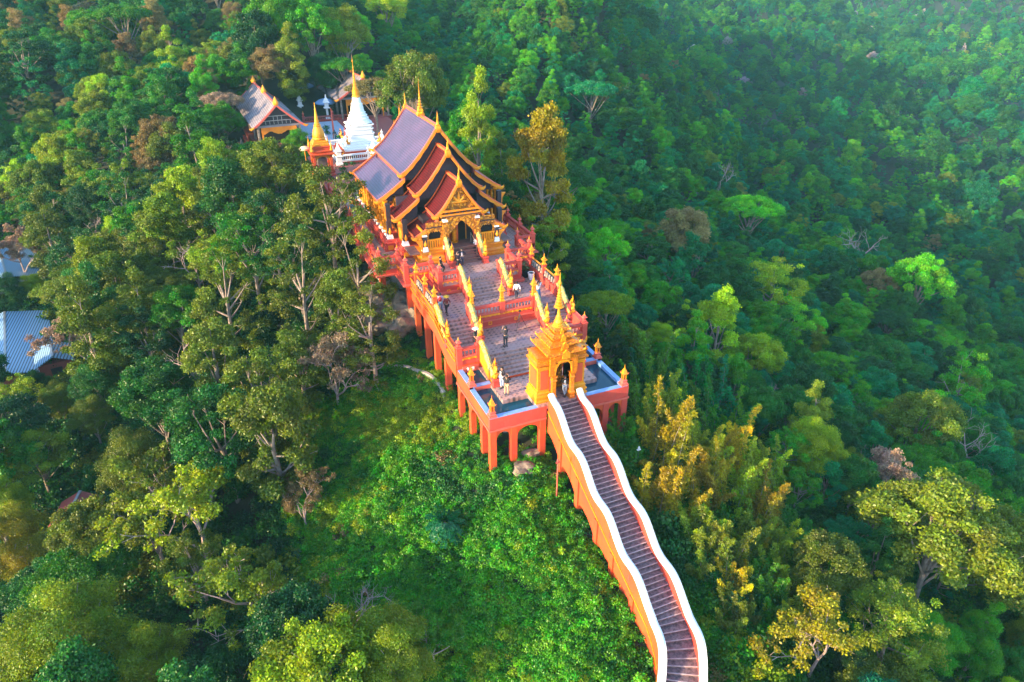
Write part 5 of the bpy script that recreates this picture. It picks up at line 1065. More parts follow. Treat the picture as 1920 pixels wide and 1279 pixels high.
def clumps(cen, rad, per, size, squash=.75, up=.25, spread=.9):
    P = []; N_ = []; S_ = []; T_ = []
    for c, r in zip(cen, rad):
        k = max(8, int(per * (r ** 2))); d = unit(k); d[:, 2] = np.where(d[:, 2] < -.35, -d[:, 2], d[:, 2])
        rr = r * (rng.uniform(.45, 1.12, k) ** .6); p = c + d * rr[:, None] * np.array([1, 1, squash])
        p += rng.normal(size=(k, 3)) * r * .20
        nn = d * .7 + unit(k) * spread + np.array([0, 0, up]); nn /= np.linalg.norm(nn, axis=1)[:, None]
        cv = rng.uniform(.72, 1.25); ch = rng.uniform(-.28, .28)
        P.append(p); N_.append(nn); S_.append(rng.uniform(.65, 1.3, k) * size); T_.append(np.stack([cv * rng.uniform(.7, 1.3, k), np.clip(.5 + ch + rng.normal(size=k)*.2, 0, 1)], 1))
    return np.concatenate(P), np.concatenate(N_), np.concatenate(S_), np.concatenate(T_)
def limb_tubes(cen, H_, base_frac, r0, m, nl, bend=.6, twigs=True):
    top = H_ * .62; tr = [(0, 0, -1.2)] + [(.12*sin(i*1.7)*i/3, .12*cos(i*2.3)*i/3, top*i/4) for i in range(5)]
    m.tube(tr, [r0*1.3, r0*1.1, r0*.9, r0*.75, r0*.6, r0*.35], 7, 0)
    idx = rng.permutation(len(cen))[:nl]
    for i in idx:
        c = cen[i]; h0 = rng.uniform(base_frac, .6) * H_; h0 = min(h0, c[2]*.85); st = Vector((0, 0, h0)); mid = st.lerp(Vector(c), .5) + Vector((0, 0, -.4 + bend*.5)); en = Vector(c)
        m.tube([st, mid, en], [r0*.42, r0*.28, r0*.08], 5, 0)
        if twigs:
            for _ in range(3): e = en + Vector(unit(1)[0]) * rng.uniform(.5, 1.2); m.tube([mid.lerp(en, .6), e], [r0*.14, .012], 4, 0)
def broadleaf(name, H_, R, nc, crown_h, per, size, clr=(.8, 1.3), shape='round', squash=.7, dens=1.0):
    nc = int(nc * 1.9); clr = (clr[0]*.52, clr[1]*.68)
    zc = H_ - crown_h; cen = []
    tries = 0
    while len(cen) < nc and tries < 5000:
        tries += 1; d = unit(1)[0]; r = rng.uniform(.35, 1) ** .5
        if shape == 'round': p = d * r * np.array([R, R, crown_h*.95]); p[2] = abs(p[2]) if rng.uniform() < .75 else p[2]*.5
        elif shape == 'umbrella': p = d * np.array([R, R, .5]) * r; p[2] = crown_h*.55 + .5*p[2] - .25 * (p[0]**2+p[1]**2)/R
        elif shape == 'tall': p = d * r * np.array([R, R, crown_h]); p[:2] *= (1 - .45*max(0, p[2])/crown_h)
        elif shape == 'layered': p = d * r * np.array([R, R, crown_h]); p[2] = round(p[2]/1.5)*1.5 + rng.normal()*.15
        q = p + np.array([0, 0, zc]);
        if all(np.linalg.norm(q - c2) > .42 for c2 in cen): cen.append(q)
    cen = np.array(cen); rad = rng.uniform(*clr, len(cen))
    P, Nn, S_, T_ = clumps(cen, rad, per*dens*5.0, size*.53, squash, .3, 1.1); crown = leaf_mesh(name + '_crown', P, Nn, S_, T_, M['leaf'])
    m = MB(); limb_tubes(cen, H_, .22, .06 + H_*.014, m, min(len(cen), 12)); trunk = m.mesh(name + '_trunk', [M['bark']], fix=False); return crown, trunk
def bare(name, H_, R, leaves=0, lsize=.16):
    m = MB(); tips = []
    def grow(p, d, L_, r, lev):
        e = p + d * L_; mid = p.lerp(e, .5) + Vector(unit(1)[0]) * L_ * .07; m.tube([p, mid, e], [r, r*.8, r*.6], 6 if lev < 2 else 4, 0)
        if lev >= 4: tips.append(np.array(e)); return
        if lev >= 3: tips.append(np.array(e))
        for _ in range(4 if lev == 0 else 3):
            nd = (d * rng.uniform(.5, .9) + Vector(unit(1)[0]) * .75 + Vector((0, 0, .18))).normalized(); grow(e if rng.uniform() < .6 else mid, nd, L_ * rng.uniform(.55, .78), max(r * .55, .012), lev + 1)
    m.tube([(0,0,-1), (0,0,.2)], [.2,.17], 6, 0); grow(Vector((0, 0, 0)), Vector((.05, .02, 1)).normalized(), H_*.36, .055+H_*.010, 0)
    trunk = m.mesh(name + '_branches', [M['twig']], fix=False); crown = None
    if leaves:
        t = np.array(tips); k = len(t); cen = t[rng.permutation(k)[:min(k, 110)]]; P, Nn, S_, T_ = clumps(cen, rng.uniform(.22, .45, len(cen)), leaves, lsize, .8); crown = leaf_mesh(name + '_crown', P, Nn, S_, T_, M['leaf'])
    return crown, trunk
def bamboo(name, H_, nculm=16):
    m = MB(); P = []; Nn = []; S_ = []; T_ = []
    for i in range(nculm):
        a = rng.uniform(0, 2*pi); lean = rng.uniform(.3, 1.5); h_ = H_ * rng.uniform(.45, 1.05); b0 = Vector((rng.normal()*.75, rng.normal()*.75, -.5)); pts = []
        for q in range(9): t = q/8; pts.append(b0 + Vector((cos(a)*lean*t*t, sin(a)*lean*t*t, h_*(t - .12*t**4))))
        m.tube(pts, [.035*(1-t/9.5) for t in range(9)], 4, 0)
        cv = rng.uniform(.65, 1.4); hh = rng.uniform(-.3, .3)
        for q in range(1, 25):
            t = q/24; f = t*8; j = min(7, int(f)); c0 = np.array(pts[j].lerp(pts[j+1], f-j)); wd = .52*(1-t)**.6 + .10
            for _ in range(3):      # side sprays of narrow leaves, shorter towards the tip
                an = rng.uniform(0, 2*pi); L_ = wd*rng.uniform(.6, 1.2); k = 15; u = rng.uniform(.15, 1, k)[:, None]
                p = c0 + np.array([cos(an), sin(an), .35])*L_*u + np.array([0, 0, -.35])*L_*u*u + rng.normal(size=(k, 3))*.055
                nn = unit(k)*.7 + np.array([0, 0, .7]); nn /= np.linalg.norm(nn, axis=1)[:, None]
                P.append(p); Nn.append(nn); S_.append(rng.uniform(.04, .075, k)); T_.append(np.stack([cv * (.8+.35*t) * rng.uniform(.7, 1.35, k), np.clip(rng.normal(.5+hh-.25*t, .2, k), 0, 1)], 1))
    crown = leaf_mesh(name + '_crown', np.concatenate(P), np.concatenate(Nn), np.concatenate(S_), np.concatenate(T_), M['leaf'], 3.0)
    return crown, m.mesh(name + '_culms', [M['bark']], fix=False)
def palm(name):
    m = MB(); m.tube([(0,0,-.6),(.06,0,.6),(.0,.03,1.6)], [.09,.075,.07], 7, 0); P = []; Nn = []; S_ = []; T_ = []
    for i in range(26):
        a = i*2.4; el = .9 - 1.5*(i/26); L_ = rng.uniform(.95, 1.25)
        for q in range(9):
            t = .3 + .7*q/8; c = np.array([cos(a)*L_*t*cos(el*.6), sin(a)*L_*t*cos(el*.6), 1.6 + L_*t*sin(el) - .45*t*t])
            for w_ in (-1, 1):
                k = 5; off_ = np.array([-sin(a)*w_, cos(a)*w_, -.25]); p = c + off_ * rng.uniform(.04, .26*(1.1-t*.5), (k, 1)); P.append(p); nn = np.tile([cos(a)*.5, sin(a)*.5, 1.0], (k, 1)) + unit(k)*.5; Nn.append(nn/np.linalg.norm(nn, axis=1)[:, None]); S_.append(np.full(k, .09)); T_.append(np.stack([rng.uniform(.75, 1.25, k), rng.uniform(.3, .6, k)], 1))
    return leaf_mesh(name + '_crown', np.concatenate(P), np.concatenate(Nn), np.concatenate(S_), np.concatenate(T_), M['leaf'], 2.4), m.mesh(name + '_trunk', [M['bark']], fix=False)
PT = {
 'round_a': broadleaf('round_a', 11, 3.3, 34, 4.2, 330, .21), 'round_b': broadleaf('round_b', 10, 3.8, 40, 3.6, 330, .20, (.7, 1.2)),
 'tall_a': broadleaf('tall_a', 14, 2.7, 34, 7.0, 330, .21, (.7, 1.2), 'tall'), 'tall_b': broadleaf('tall_b', 13, 3.1, 30, 6.0, 300, .23, (.8, 1.25), 'tall', .6),
 'umbrella_a': broadleaf('umbrella_a', 10, 4.2, 38, 3.0, 330, .18, (.7, 1.1), 'umbrella', .45), 'layered_a': broadleaf('layered_a', 11, 3.4, 36, 4.6, 320, .22, (.7, 1.1), 'layered', .42),
 'sparse_a': broadleaf('sparse_a', 11, 3.6, 34, 4.6, 170, .20, (.55, .95), 'round', .6), 'sparse_b': broadleaf('sparse_b', 12, 3.4, 40, 6.0, 170, .20, (.5, .85), 'tall', .6),
 'fine_a': broadleaf('fine_a', 9, 3.0, 36, 4.0, 560, .12, (.7, 1.15)),
 'bare_a': bare('bare_a', 8, 3), 'bare_b': bare('bare_b', 9, 3), 'tufted_a': bare('tufted_a', 9, 3, 900, .10), 'tufted_b': bare('tufted_b', 8, 3, 1000, .10),
 'bamboo_a': bamboo('bamboo_a', 6.5), 'bamboo_b': bamboo('bamboo_b', 5.0, 13), 'palm_a': palm('palm_a')}
RAD = {'round_a': (3.8, 11), 'round_b': (4.2, 10), 'tall_a': (3.2, 14), 'tall_b': (3.5, 13), 'umbrella_a': (4.6, 10), 'layered_a': (3.9, 11), 'sparse_a': (4.0, 11), 'sparse_b': (3.8, 12), 'fine_a': (3.4, 9), 'bare_a': (3, 9), 'bare_b': (3, 9), 'tufted_a': (3.2, 9), 'tufted_b': (3, 8), 'bamboo_a': (2.2, 6), 'bamboo_b': (2, 5), 'palm_a': (1.2, 2.4)}
KIND = {'round': 'broadleaf_tree', 'tall': 'broadleaf_tree', 'umbrella': 'broadleaf_tree', 'layered': 'broadleaf_tree', 'sparse': 'broadleaf_tree', 'fine': 'broadleaf_tree', 'bare': 'bare_tree', 'tufted': 'thin_leaved_tree', 'bamboo': 'bamboo_clump', 'palm': 'small_palm'}
SHAPE = {'round': 'round crowned tree', 'tall': 'tall crowned tree', 'umbrella': 'flat topped tree', 'layered': 'tree with layered foliage', 'sparse': 'loose open crowned tree', 'fine': 'dense fine leaved tree', 'bare': 'leafless branching tree', 'tufted': 'thin tree with tufts of leaves', 'bamboo': 'feathery bamboo clump', 'palm': 'small palm'}
COLS = {'dark green': (.013, .070, .018), 'deep green': (.020, .115, .018), 'mid green': (.034, .17, .014), 'bright green': (.055, .25, .010), 'blue green': (.013, .125, .050), 'olive': (.095, .145, .016), 'yellow green': (.16, .27, .010), 'golden': (.27, .25, .012), 'brownish': (.16, .13, .045), 'pinkish brown': (.26, .17, .11), 'grey': (.3, .25, .24)}
used_lab = {}
MARKS = []     # (x, y, z, name) of things a label can refer to
for q in [(0, .7, 5, 'the golden gate tower'), (0, 28, 9, 'the temple hall'), (-9.8, 76, 7, 'the left pavilion'), (6, 90, 7, 'the second pavilion'), (-42.3, 44, -8, 'the nearer blue shed'), (-46, 66, -7, 'the farther blue shed'),
          (-33.4, 15.5, -9, 'the dark red hut'), (5, 1, -3, 'the right side arches'), (1.6, -9, -4, 'the right stair wall'), (-5.2, 9, -1, 'the left row of pillars'), (7.3, 32, 3, 'the right side balustrade of the hall')]: MARKS.append(q)
DIRS = ['right of', 'behind and right of', 'behind', 'behind and left of', 'left of', 'in front and left of', 'in front of', 'in front and right of']
def place_name(x, y, z):
    p = project((x, y, z)); best = None
    if p is None: return 'outside the view'
    for mx, my, mz, nm in MARKS:
        q = project((mx, my, mz))
        if q is None: continue
        dx, dy = p[0]-q[0], q[1]-p[1]; d = sqrt(dx*dx + dy*dy*1.3)
        if best is None or d < best[0]: best = (d, dx, dy, nm)
    d, dx, dy, nm = best; k = int(round(atan2(dy, dx) / (pi/4))) % 8
    return ('just ' if d < 50 else ('' if d < 120 else ('well ' if d < 210 else 'far '))) + DIRS[k] + ' ' + nm
def tree(kind, x, y, s_=1.0, cname='mid green', rz=None, label=None, zoff=-.2, cmul=None, tilt=0.0, zs=1.0):
    base = kind.split('_')[0]; crown, trunk = PT[kind]; z = H(x, y) + zoff; rz = rng.uniform(0, 6.28) if rz is None else rz
    if label is None:
        size = 'small ' if s_ < .8 else ('big ' if s_ > 1.15 else ''); label = '%s%s %s %s' % (size, cname, SHAPE[base], place_name(x, y, z + RAD[kind][1]*s_*.7))
        label = ' '.join(label.split()[:16])
    key = label; t = thing(KIND[base], label, 'palm' if base == 'palm' else ('bamboo' if base == 'bamboo' else 'tree'), (x, y, z)); used_lab.setdefault(key, []).append(t)
    t.rotation_euler = (tilt*sin(rz*3), tilt*cos(rz*5), rz); sz = s_ * zs * rng.uniform(.93, 1.1); t.scale = (s_, s_, sz)
    c = COLS[cname]; j = rng.uniform(.85, 1.18) * (1.6 if x > 14 else 1.0); c = tuple(min(1, v * j * (1 + rng.normal()*.05)) for v in c)  # leaf colour raised on the valley side in place of fill light
    if crown is not None:
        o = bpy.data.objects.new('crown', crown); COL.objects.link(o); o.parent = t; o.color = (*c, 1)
    o = bpy.data.objects.new('branches' if base in ('bare', 'tufted') else ('culms' if base == 'bamboo' else 'trunk'), trunk); COL.objects.link(o); o.parent = t
    return t
PLACED = []
def put(kind, x, y, s_=1.0, cname='mid green', label=None, **k):
    short = label
    for w_ in (' with ', ' in the ', ' of the ', ' beside ', ' behind ', ' below ', ' above ', ' between ', ' left ', ' right ', ' against ', ' at the ', ' amid ', ' filling ', ' on the ', ' to the ', ' in front ', ' screening ', ' leaning ', ' by the ', ' near '): short = short.split(w_)[0]
    sh = 'the ' + ' '.join(short.split()[:6])
    if sh in [q[3] for q in MARKS]: sh = None
    if sh: MARKS.append((x, y, H(x, y) + RAD[kind][1]*s_*.7, sh))
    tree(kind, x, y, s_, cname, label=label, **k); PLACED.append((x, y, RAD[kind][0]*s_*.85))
# trees one can pick out, set where they stand round the temple
put('tall_b', 12.2, 28.6, 1.08, 'golden', 'tall golden leaved tree with a pale trunk to the right of the temple hall', zs=1.3)
put('tall_a', 10.0, 41.5, .85, 'yellow green', 'slender yellowing tree behind the right side of the hall roof', zs=1.38)
put('tall_a', 12.4, 40.2, .7, 'olive', 'lower slender olive tree in front of the yellowing one', zs=1.25)
put('umbrella_a', 4.6, 70, .95, 'brownish', 'brownish tree with hanging foliage right behind the white stupa', zs=1.1)
put('round_b', 9.0, 66, 1.25, 'olive', 'olive brown tree between the stupa and the hall ridge spire', zs=1.1)
put('round_a', 12.5, 74, 1.35, 'olive', 'russet olive tree behind the hall ridge spire', zs=1.1)
put('round_b', 16.5, 62, 1.1, 'mid green', 'green tree to the right of the hall ridge spire', zs=1.1)
put('round_b', .8, 99.5, 1.3, 'bright green', 'bright green round tree above the temple court', zs=1.15)
put('round_a', -4.2, 101, 1.25, 'bright green', 'bright green tree behind the blue canopy in the shade', zs=1.15)
put('round_a', 6.8, 101, 1.2, 'yellow green', 'yellow green tree at the head of the court, right of the blue canopy', zs=1.2)
put('round_a', -8.6, 98, 1.1, 'dark green', 'dark green tree behind the ridge of the left pavilion', zs=1.1)
put('round_b', -12.8, 45.5, 1.05, 'olive', 'wide olive tree just below the left pavilion and the gilt shrine')
put('fine_a', -8.6, 57.5, .62, 'bright green', 'small bright green tree between the left pavilion and the gilt shrine')
put('sparse_a', -9.9, 27.5, 1.08, 'olive', 'loose olive tree leaning over the walkway left of the hall colonnade')
put('sparse_b', -13.8, 21.8, 1.0, 'olive', 'tall olive tree left of the upper terrace, second from the wall')
put('sparse_b', -9.2, 20.0, .93, 'olive', 'tall olive tree screening the left corner of the upper terrace')
put('tall_b', -11.6, 17.4, .66, 'olive', 'narrow olive tree with a pale trunk in front of the left corner boulders', zs=1.15)
put('sparse_a', -17.1, 28.8, 1.0, 'mid green', 'green open crowned tree amid the olive trees left of the hall')
put('round_b', -14.6, 35.5, .92, 'olive', 'rounded olive tree left of the long side balustrade')
put('sparse_b', -20.0, 25.5, 1.0, 'olive', 'tall olive tree on the outer edge of the group left of the hall')
put('tufted_a', -13.0, 14.0, .95, 'pinkish brown', 'bare pale tree with few pinkish leaves left of the arched pillars')
put('bare_a', -22.5, 36, 1.0, 'grey', 'leafless pinkish tree in the woods well left of the hall')
put('umbrella_a', -16.4, 80, .85, 'pinkish brown', 'pinkish brown tree beside the left pavilion roof')
put('bare_b', -17.5, 66, 1.1, 'grey', 'dark leafless tree against the plinth of the left pavilion')
put('round_a', -14.6, 60, .7, 'mid green', 'green tree in front of the orange stair wall')
put('tufted_b', -29.6, 66.9, 1.15, 'yellow green', 'pale yellow green tree with white branches in the left woods')
put('bare_a', -33.5, 58, .9, 'grey', 'small pale leafless tree in the left woods')
put('tufted_b', -33.4, 34.0, .95, 'pinkish brown', 'pink leaved tree right of the blue sheds')
put('sparse_a', -38.0, 28.0, .62, 'yellow green', 'yellow green tree in front of the nearer blue shed')
put('bare_b', -24, 22, 1.0, 'grey', 'crooked leafless tree in the dark gap left of the green slope')
put('tufted_b', -24.2, 5.2, 1.25, 'yellow green', 'wide pale tree with yellow tufts and white branches in the lower left')
put('tufted_a', -27.2, 7.5, 1.15, 'olive', 'tall pale olive tree behind the wide tufted one in the lower left')
put('tufted_a', -21.4, -1.5, 1.05, 'yellow green', 'tufted yellow tree with white branches at the lower left edge of the green slope')
put('fine_a', -28.3, 12.8, .87, 'olive', 'pale olive tree above the wide tufted tree in the lower left')
put('fine_a', -31.2, -1.2, 1.15, 'yellow green', 'bushy yellow green tree filling the bottom left corner')
put('fine_a', -27.4, -3.6, .85, 'yellow green', 'bushy yellow green tree at the bottom edge beside the corner one')
put('fine_a', -36.7, 11.3, .85, 'golden', 'golden brown tree at the left edge above the bottom corner')
put('fine_a', -38.8, 16.5, .85, 'yellow green', 'dark yellowish tree at the left edge below the blue sheds')
put('fine_a', -15.0, -9.9, .82, 'yellow green', 'yellow green tree at the bottom edge left of the green slope')
put('tufted_b', -12.3, -9.2, .62, 'bright green', 'light tufted sapling at the bottom edge of the green slope')
put('bare_b', -16.1, -4.9, .62, 'grey', 'small pinkish leafless tree on the green slope near the bottom')
put('tufted_a', -17.4, 4.2, .62, 'brownish', 'thin bare stemmed tree with a few leaves at the left of the green slope')
put('palm_a', -9.4, -3.2, 1.1, 'blue green', 'small blue green palm standing alone on the green slope')
BAM = [(4.6,-6.5,.80,'golden','golden bamboo clump closest to the right wall of the stairway'), (6.4,-3.2,.95,'golden','tall golden bamboo right of the lamp post'), (8.4,-.6,.85,'yellow green','yellow green bamboo behind the tall golden clump'),
 (8.0,-6.6,.75,'golden','golden bamboo in the middle of the sunlit thicket'), (10.8,-3.2,.9,'yellow green','yellow green bamboo in the upper sunlit thicket'), (4.7,-11.0,.7,'olive','drooping olive bamboo beside the lower right stair wall'),
 (7.0,-10.4,.75,'olive','olive bamboo above the dark gap of the thicket'), (12.3,-7.5,.8,'golden','golden bamboo on the right of the thicket'), (14.3,-1.5,.9,'golden','pale bamboo on the upper right of the thicket'), (10.4,3.2,.9,'mid green','green bamboo to the right of the arched pool terrace'),
 (13.3,8.5,1.0,'mid green','green bamboo in the shade right of the gate tower'), (16.6,5.0,.9,'blue green','blue green bamboo farther right of the gate tower'), (4.9,-14.4,.55,'olive','low olive bamboo by the bend of the stairway'),
 (6.0,-8.6,.65,'yellow green','small yellow green bamboo between two golden clumps by the stair wall'), (9.6,-9.2,.7,'olive','olive bamboo below the golden middle clump'), (5.2,-.9,.6,'mid green','small green bamboo below the front right pillars'),
 (7.2,1.6,.75,'mid green','green bamboo against the right side arches'), (12.6,.6,.85,'mid green','green bamboo behind the yellow green upper clump'), (10.2,-12.4,.7,'yellow green','yellow green bamboo in the lower thicket'), (14.8,-5.2,.75,'olive','olive bamboo at the right edge of the thicket'),
 (7.6,-13.6,.6,'mid green','low green bamboo near the bottom of the thicket'), (13.6,-10.6,.7,'mid green','green bamboo between the thicket and the wide olive tree'), (9.4,-4.4,.7,'golden','short golden bamboo in the heart of the thicket'), (15.8,-8.4,.6,'deep green','dark green bamboo at the foot of the wide olive tree'), (11.9,5.8,.8,'blue green','blue green bamboo nearest the right finials'),
 (11.6,-9.8,.7,'yellow green','yellow green bamboo on the lower right of the thicket'), (6.2,-12.6,.6,'golden','low golden bamboo by the right stair wall'), (16.4,-3.4,.75,'yellow green','yellow green bamboo on the right outskirts of the thicket'), (9.6,1.6,.8,'yellow green','yellow green bamboo behind the tall golden one'), (17.8,1.8,.85,'mid green','green bamboo farthest up the shaded slope'), (12.2,-5.4,.75,'yellow green','feathery lime bamboo between the golden clumps'), (8.6,-14.8,.6,'yellow green','lime bamboo at the bottom of the thicket')]
for x, y, s_, cn, lb in BAM: put('bamboo_a' if s_ > .72 else 'bamboo_b', x, y, s_ * 1.35, cn, lb)  # golden and yellow tones partly put in for sun on the thicket
put('round_a', 12.8, -13.4, .66, 'olive', 'olive tree with orange branches below the bamboo thicket')
put('tufted_b', 8.2, -17.6, 1.0, 'golden', 'golden tufted tree with bent pale branches near the bottom edge')
put('sparse_a', 14.2, -17.8, .8, 'olive', 'olive brown open tree at the bottom right of the stairway')
put('round_b', 22.8, -13.9, 1.22, 'olive', 'wide golden green tree filling the lower right')
put('round_b', 29.5, -16.0, 1.1, 'olive', 'second wide olive tree in the bottom right corner')
put('fine_a', 22.7, -2.6, .8, 'yellow green', 'dense bright yellow green tree above the wide golden green one')
put('round_b', 40.5, .5, .98, 'olive', 'dense olive grey tree on the right slope')
put('sparse_a', 43.5, 25.5, 1.15, 'yellow green', 'bright yellow green tree with pale branches on the shaded right slope')
put('sparse_a', 40.0, 19.5, .95, 'bright green', 'bright green tree just below the yellow green one on the right slope')
put('umbrella_a', 19.5, 40, 1.1, 'dark green', 'dark feathery flat topped tree right of the golden leaved tree')
put('bare_b', 47, -1.5, 1.1, 'grey', 'grey leafless tree between the olive grey tree and the right edge')
put('bare_a', 26, 16, 1.0, 'grey', 'pale twiggy leafless tree on the mid right slope')
put('tall_b', 24, 12.5, .8, 'yellow green', 'upright lime tree on the shaded slope right of the gate tower')
put('round_a', 34, 33, 1.0, 'brownish', 'rusty brown tree in the shaded woods right of the terraces')
put('umbrella_a', 62, 52, 1.2, 'bright green', 'pale flat topped green tree above the shaded valley')
put('bare_a', 75, 75, 1.6, 'grey', 'big grey leafless tree standing out of the valley woods')
put('umbrella_a', 52, 90, 1.2, 'blue green', 'bluish flat topped tree at the head of the valley')
put('round_b', 75, 28, 1.1, 'bright green', 'fresh green round tree low in the valley')
put('sparse_b', 60, 9, 1.0, 'mid green', 'loose mid green tree near the valley floor')
put('bare_b', 84, 46, 1.4, 'pinkish brown', 'brown twiggy tree on the valley floor')
put('tufted_a', 34, 68, 1.3, 'olive', 'wispy olive tree on the shoulder behind the golden leaved tree')
put('layered_a', -45, 110, 1.2, 'dark green', 'dark layered tree in the left hillside woods')
put('umbrella_a', -30, 125, 1.3, 'mid green', 'wide mid green tree high on the left hillside')
put('round_b', -52, 95, 1.1, 'blue green', 'bluish round tree on the outer left hillside')
put('tall_a', -22, 100, 1.0, 'yellow green', 'upright yellow green tree on the left hillside')
put('umbrella_a', -12, 140, 1.4, 'brownish', 'wide brown tinged tree near the crest of the left hillside')
put('round_a', 22, 130, 1.3, 'yellow green', 'yellow green crown on the far shoulder behind the hall')
put('tufted_b', -43, 62, 1.1, 'pinkish brown', 'sparse pinkish tree behind the nearer blue shed')
put('tufted_b', 28.5, -6.0, .95, 'pinkish brown', 'pinkish leaved tree above the wide golden green tree')
put('bare_b', -1.5, 150, 1.6, 'grey', 'tall pale leafless tree at the top left of the middle')
put('bare_a', 1.5, 148, 1.7, 'grey', 'second tall pale leafless tree at the top, beside its twin')

# scattered woods
def frustum(x, y, z, mu=90, mv=140):
    p = project((x, y, z)); return p is not None and -mu < p[0] < 1920 + mu and -mv < p[1] < 1279 + mv + 60
TG = [np.array(q, float) for q in [(-5.2,0,-.5),(5.2,0,-.5),(0,0,0),(0,0,3),(0,1,6),(5.2,0,-2.5),(-5.2,0,-3),(-5.2,4,-2.5),(-5.2,8,-1),(-5.2,12,0),(5.2,5,1),(-5.2,6,1.5),(-5.2,11,2.5),(5.2,11,3),(5.2,16,4),(0,10,2),(0,15,3),(-4,15,3),(7.4,20,4),(7.4,28,4),(-4,18,4),(-5.8,24,5.5),(-5,20,5),(0,20,9),(0,22,11),(0,25,13),(0,30,14),(0,35,13),(-5,33,8),(5,25,7),(5.8,28,7.5),(0,61,14),(0,61,10),(-2,58,5),(-2,60,7),(-6.5,52,9),(-6.5,51,6),(-7,51,4.5),(-1.5,70,3.5),(-2,78,3.2),(0,86,5),(3,88,6),(2,88,6.5),(-1,90,4),(-9.7,68,8.5),(-11,90,8.8),(-12.5,68,6.5),(-8,68,5),(-12,80,7),
   (-1,-3,-2),(-1,-6,-3.5),(-1,-9,-5),(-1,-12,-6),(-1,-15,-7.5),(1.4,-3,0),(1.4,-6,-1.6),(1.4,-9,-3),(1.4,-12,-4.5),(1.4,-15,-6),(.5,-17.5,-8),(0,-18.5,-8.5),(-1.1,-17.5,-8.5),
   (-9.4,-3.2,-6.5),(-10,2,-7),(-8,-8,-9),(-12,-5,-9),(-13,3,-9),(-10,8,-6),(-7,3,-5.5),(-5,-5,-7),(-3,-9,-8),(-14,-2,-11),(-6,-12,-10),(-3,-14,-9.5),(-12,9,-7),(11.6,28.5,7),(11.6,28.5,11),(8.8,41,12),
   (-43.5,66,-6.5),(-40.5,46,-7),(-37.2,37,-7.5),(-33.4,15,-8),(5,-9,-5),(8,-4,-3),(20,21,-2)]]
TGa = np.array(TG); CA = np.array(CAM); TGv = TGa - CA; TGl = (TGv**2).sum(1)
def clear(x, y, z, kind, s_):
    r, h_ = RAD[kind]; r = r * s_ * .95
    for zc in (.62, .88):
        c = np.array([x, y, z + h_*s_*zc]); w_ = c - CA; t = (TGv @ w_) / TGl; t2 = np.clip(t, 0, .985)
        d = np.linalg.norm(w_ - TGv * t2[:, None], axis=1)
        if ((d < r) & (t < 1.0)).any(): return False
    return True
def blocked(x, y):
    if abs(x) < 8.6 and -1 < y < 46: return True
    if -15.5 < x < 10.5 and 44 <= y < 89 and not (x < -13.2 and y < 62): return True
    if -2.6 < x < 3.6 and y < 0 and y > -22: return True
    if -17 < x < 3 and -22 < y < 13 and x > -17.5 - .0*y: return True
    if 5 < x < 8 and -2 < y < 20: return True
    if 2 < x < 17 and -18 < y < 4: return True
    for sx, sy, a, b in ((-46, 66, 6, 7.5), (-42.3, 44, 5.5, 9.5), (-37.2, 38.5, 3, 3), (-33.4, 15.5, 3, 3)):
        if abs(x-sx) < a and abs(y-sy) < b: return True
    return False
bush_spots = []
def nearest_ok(x, y, r):
    for a, b, c in PLACED:
        if (a-x)**2 + (b-y)**2 < (r + c)**2 * .34: return False
    return True
cand = []
near_kinds = ['round_a', 'round_b', 'tall_a', 'tall_b', 'umbrella_a', 'layered_a', 'sparse_a', 'sparse_b', 'fine_a', 'tufted_a', 'bare_a', 'bamboo_b']
wl_ = np.array([.17, .14, .10, .09, .10, .11, .08, .05, .07, .035, .025, .03]); wl_ /= wl_.sum()
R0 = 900
pts = []
g = 3.9
for g, lo, hi, sd_ in ((3.9, 0, 120, -1), (4.4, 120, 230, -1), (3.0, 0, 120, 1), (3.5, 120, 230, 1)):    # spacing widens away from the camera
    for ix in np.arange(-140, 260, g):
        for iy in np.arange(-45, 260, g):
            x = ix + rng.uniform(-.42, .42)*g; y = iy + rng.uniform(-.42, .42)*g; d = np.hypot(x - CAM.x, y - CAM.y)
            if lo <= d < hi and (x > 6) == (sd_ > 0): pts.append((x, y, d))
for x, y, d in pts:
    if blocked(x, y): continue
    z = H(x, y)
    if not frustum(x, y, z + 6): continue
    kind = near_kinds[rng.choice(12, p=wl_)]; s_ = rng.uniform(.62, 1.05) * (.9 if d < 60 else 1.0)
    if x > 6: s_ *= .72
    elif d > 95: s_ *= .9
    ok = False
    for _ in range(4):
        if clear(x, y, z, kind, s_): ok = True; break
        s_ *= .72; kind = 'fine_a'
        if s_ < .3: break
    if not ok or not nearest_ok(x, y, RAD[kind][0]*s_*.75): continue
    # olive and yellow in the west; valley shade and haze painted as blue greens
    if x < 0 and y < 60: cs = ['dark green', 'deep green', 'mid green', 'olive', 'yellow green', 'brownish', 'blue green']; pr = [.17, .22, .12, .27, .08, .11, .03]
    elif x < 4: cs = ['dark green', 'deep green', 'mid green', 'olive', 'yellow green', 'brownish', 'blue green']; pr = [.17, .24, .16, .24, .05, .08, .06]
    elif d < 70: cs = ['dark green', 'deep green', 'mid green', 'olive', 'yellow green', 'golden', 'blue green']; pr = [.12, .24, .26, .12, .08, .01, .17]
    else: cs = ['dark green', 'deep green', 'mid green', 'bright green', 'blue green', 'olive', 'brownish']; pr = [.12, .27, .24, .10, .23, .03, .01]
    if cs[0] and d < 85 and x < 0: cs = [c_ if c_ not in ('brownish', 'blue green') else 'olive' for c_ in cs]
    cand.append((s_ * RAD[kind][0] / max(d, 20), kind, x, y, s_, cs[rng.choice(7, p=pr)], d))
cand.sort(key=lambda c: -c[0])
NIND = 300
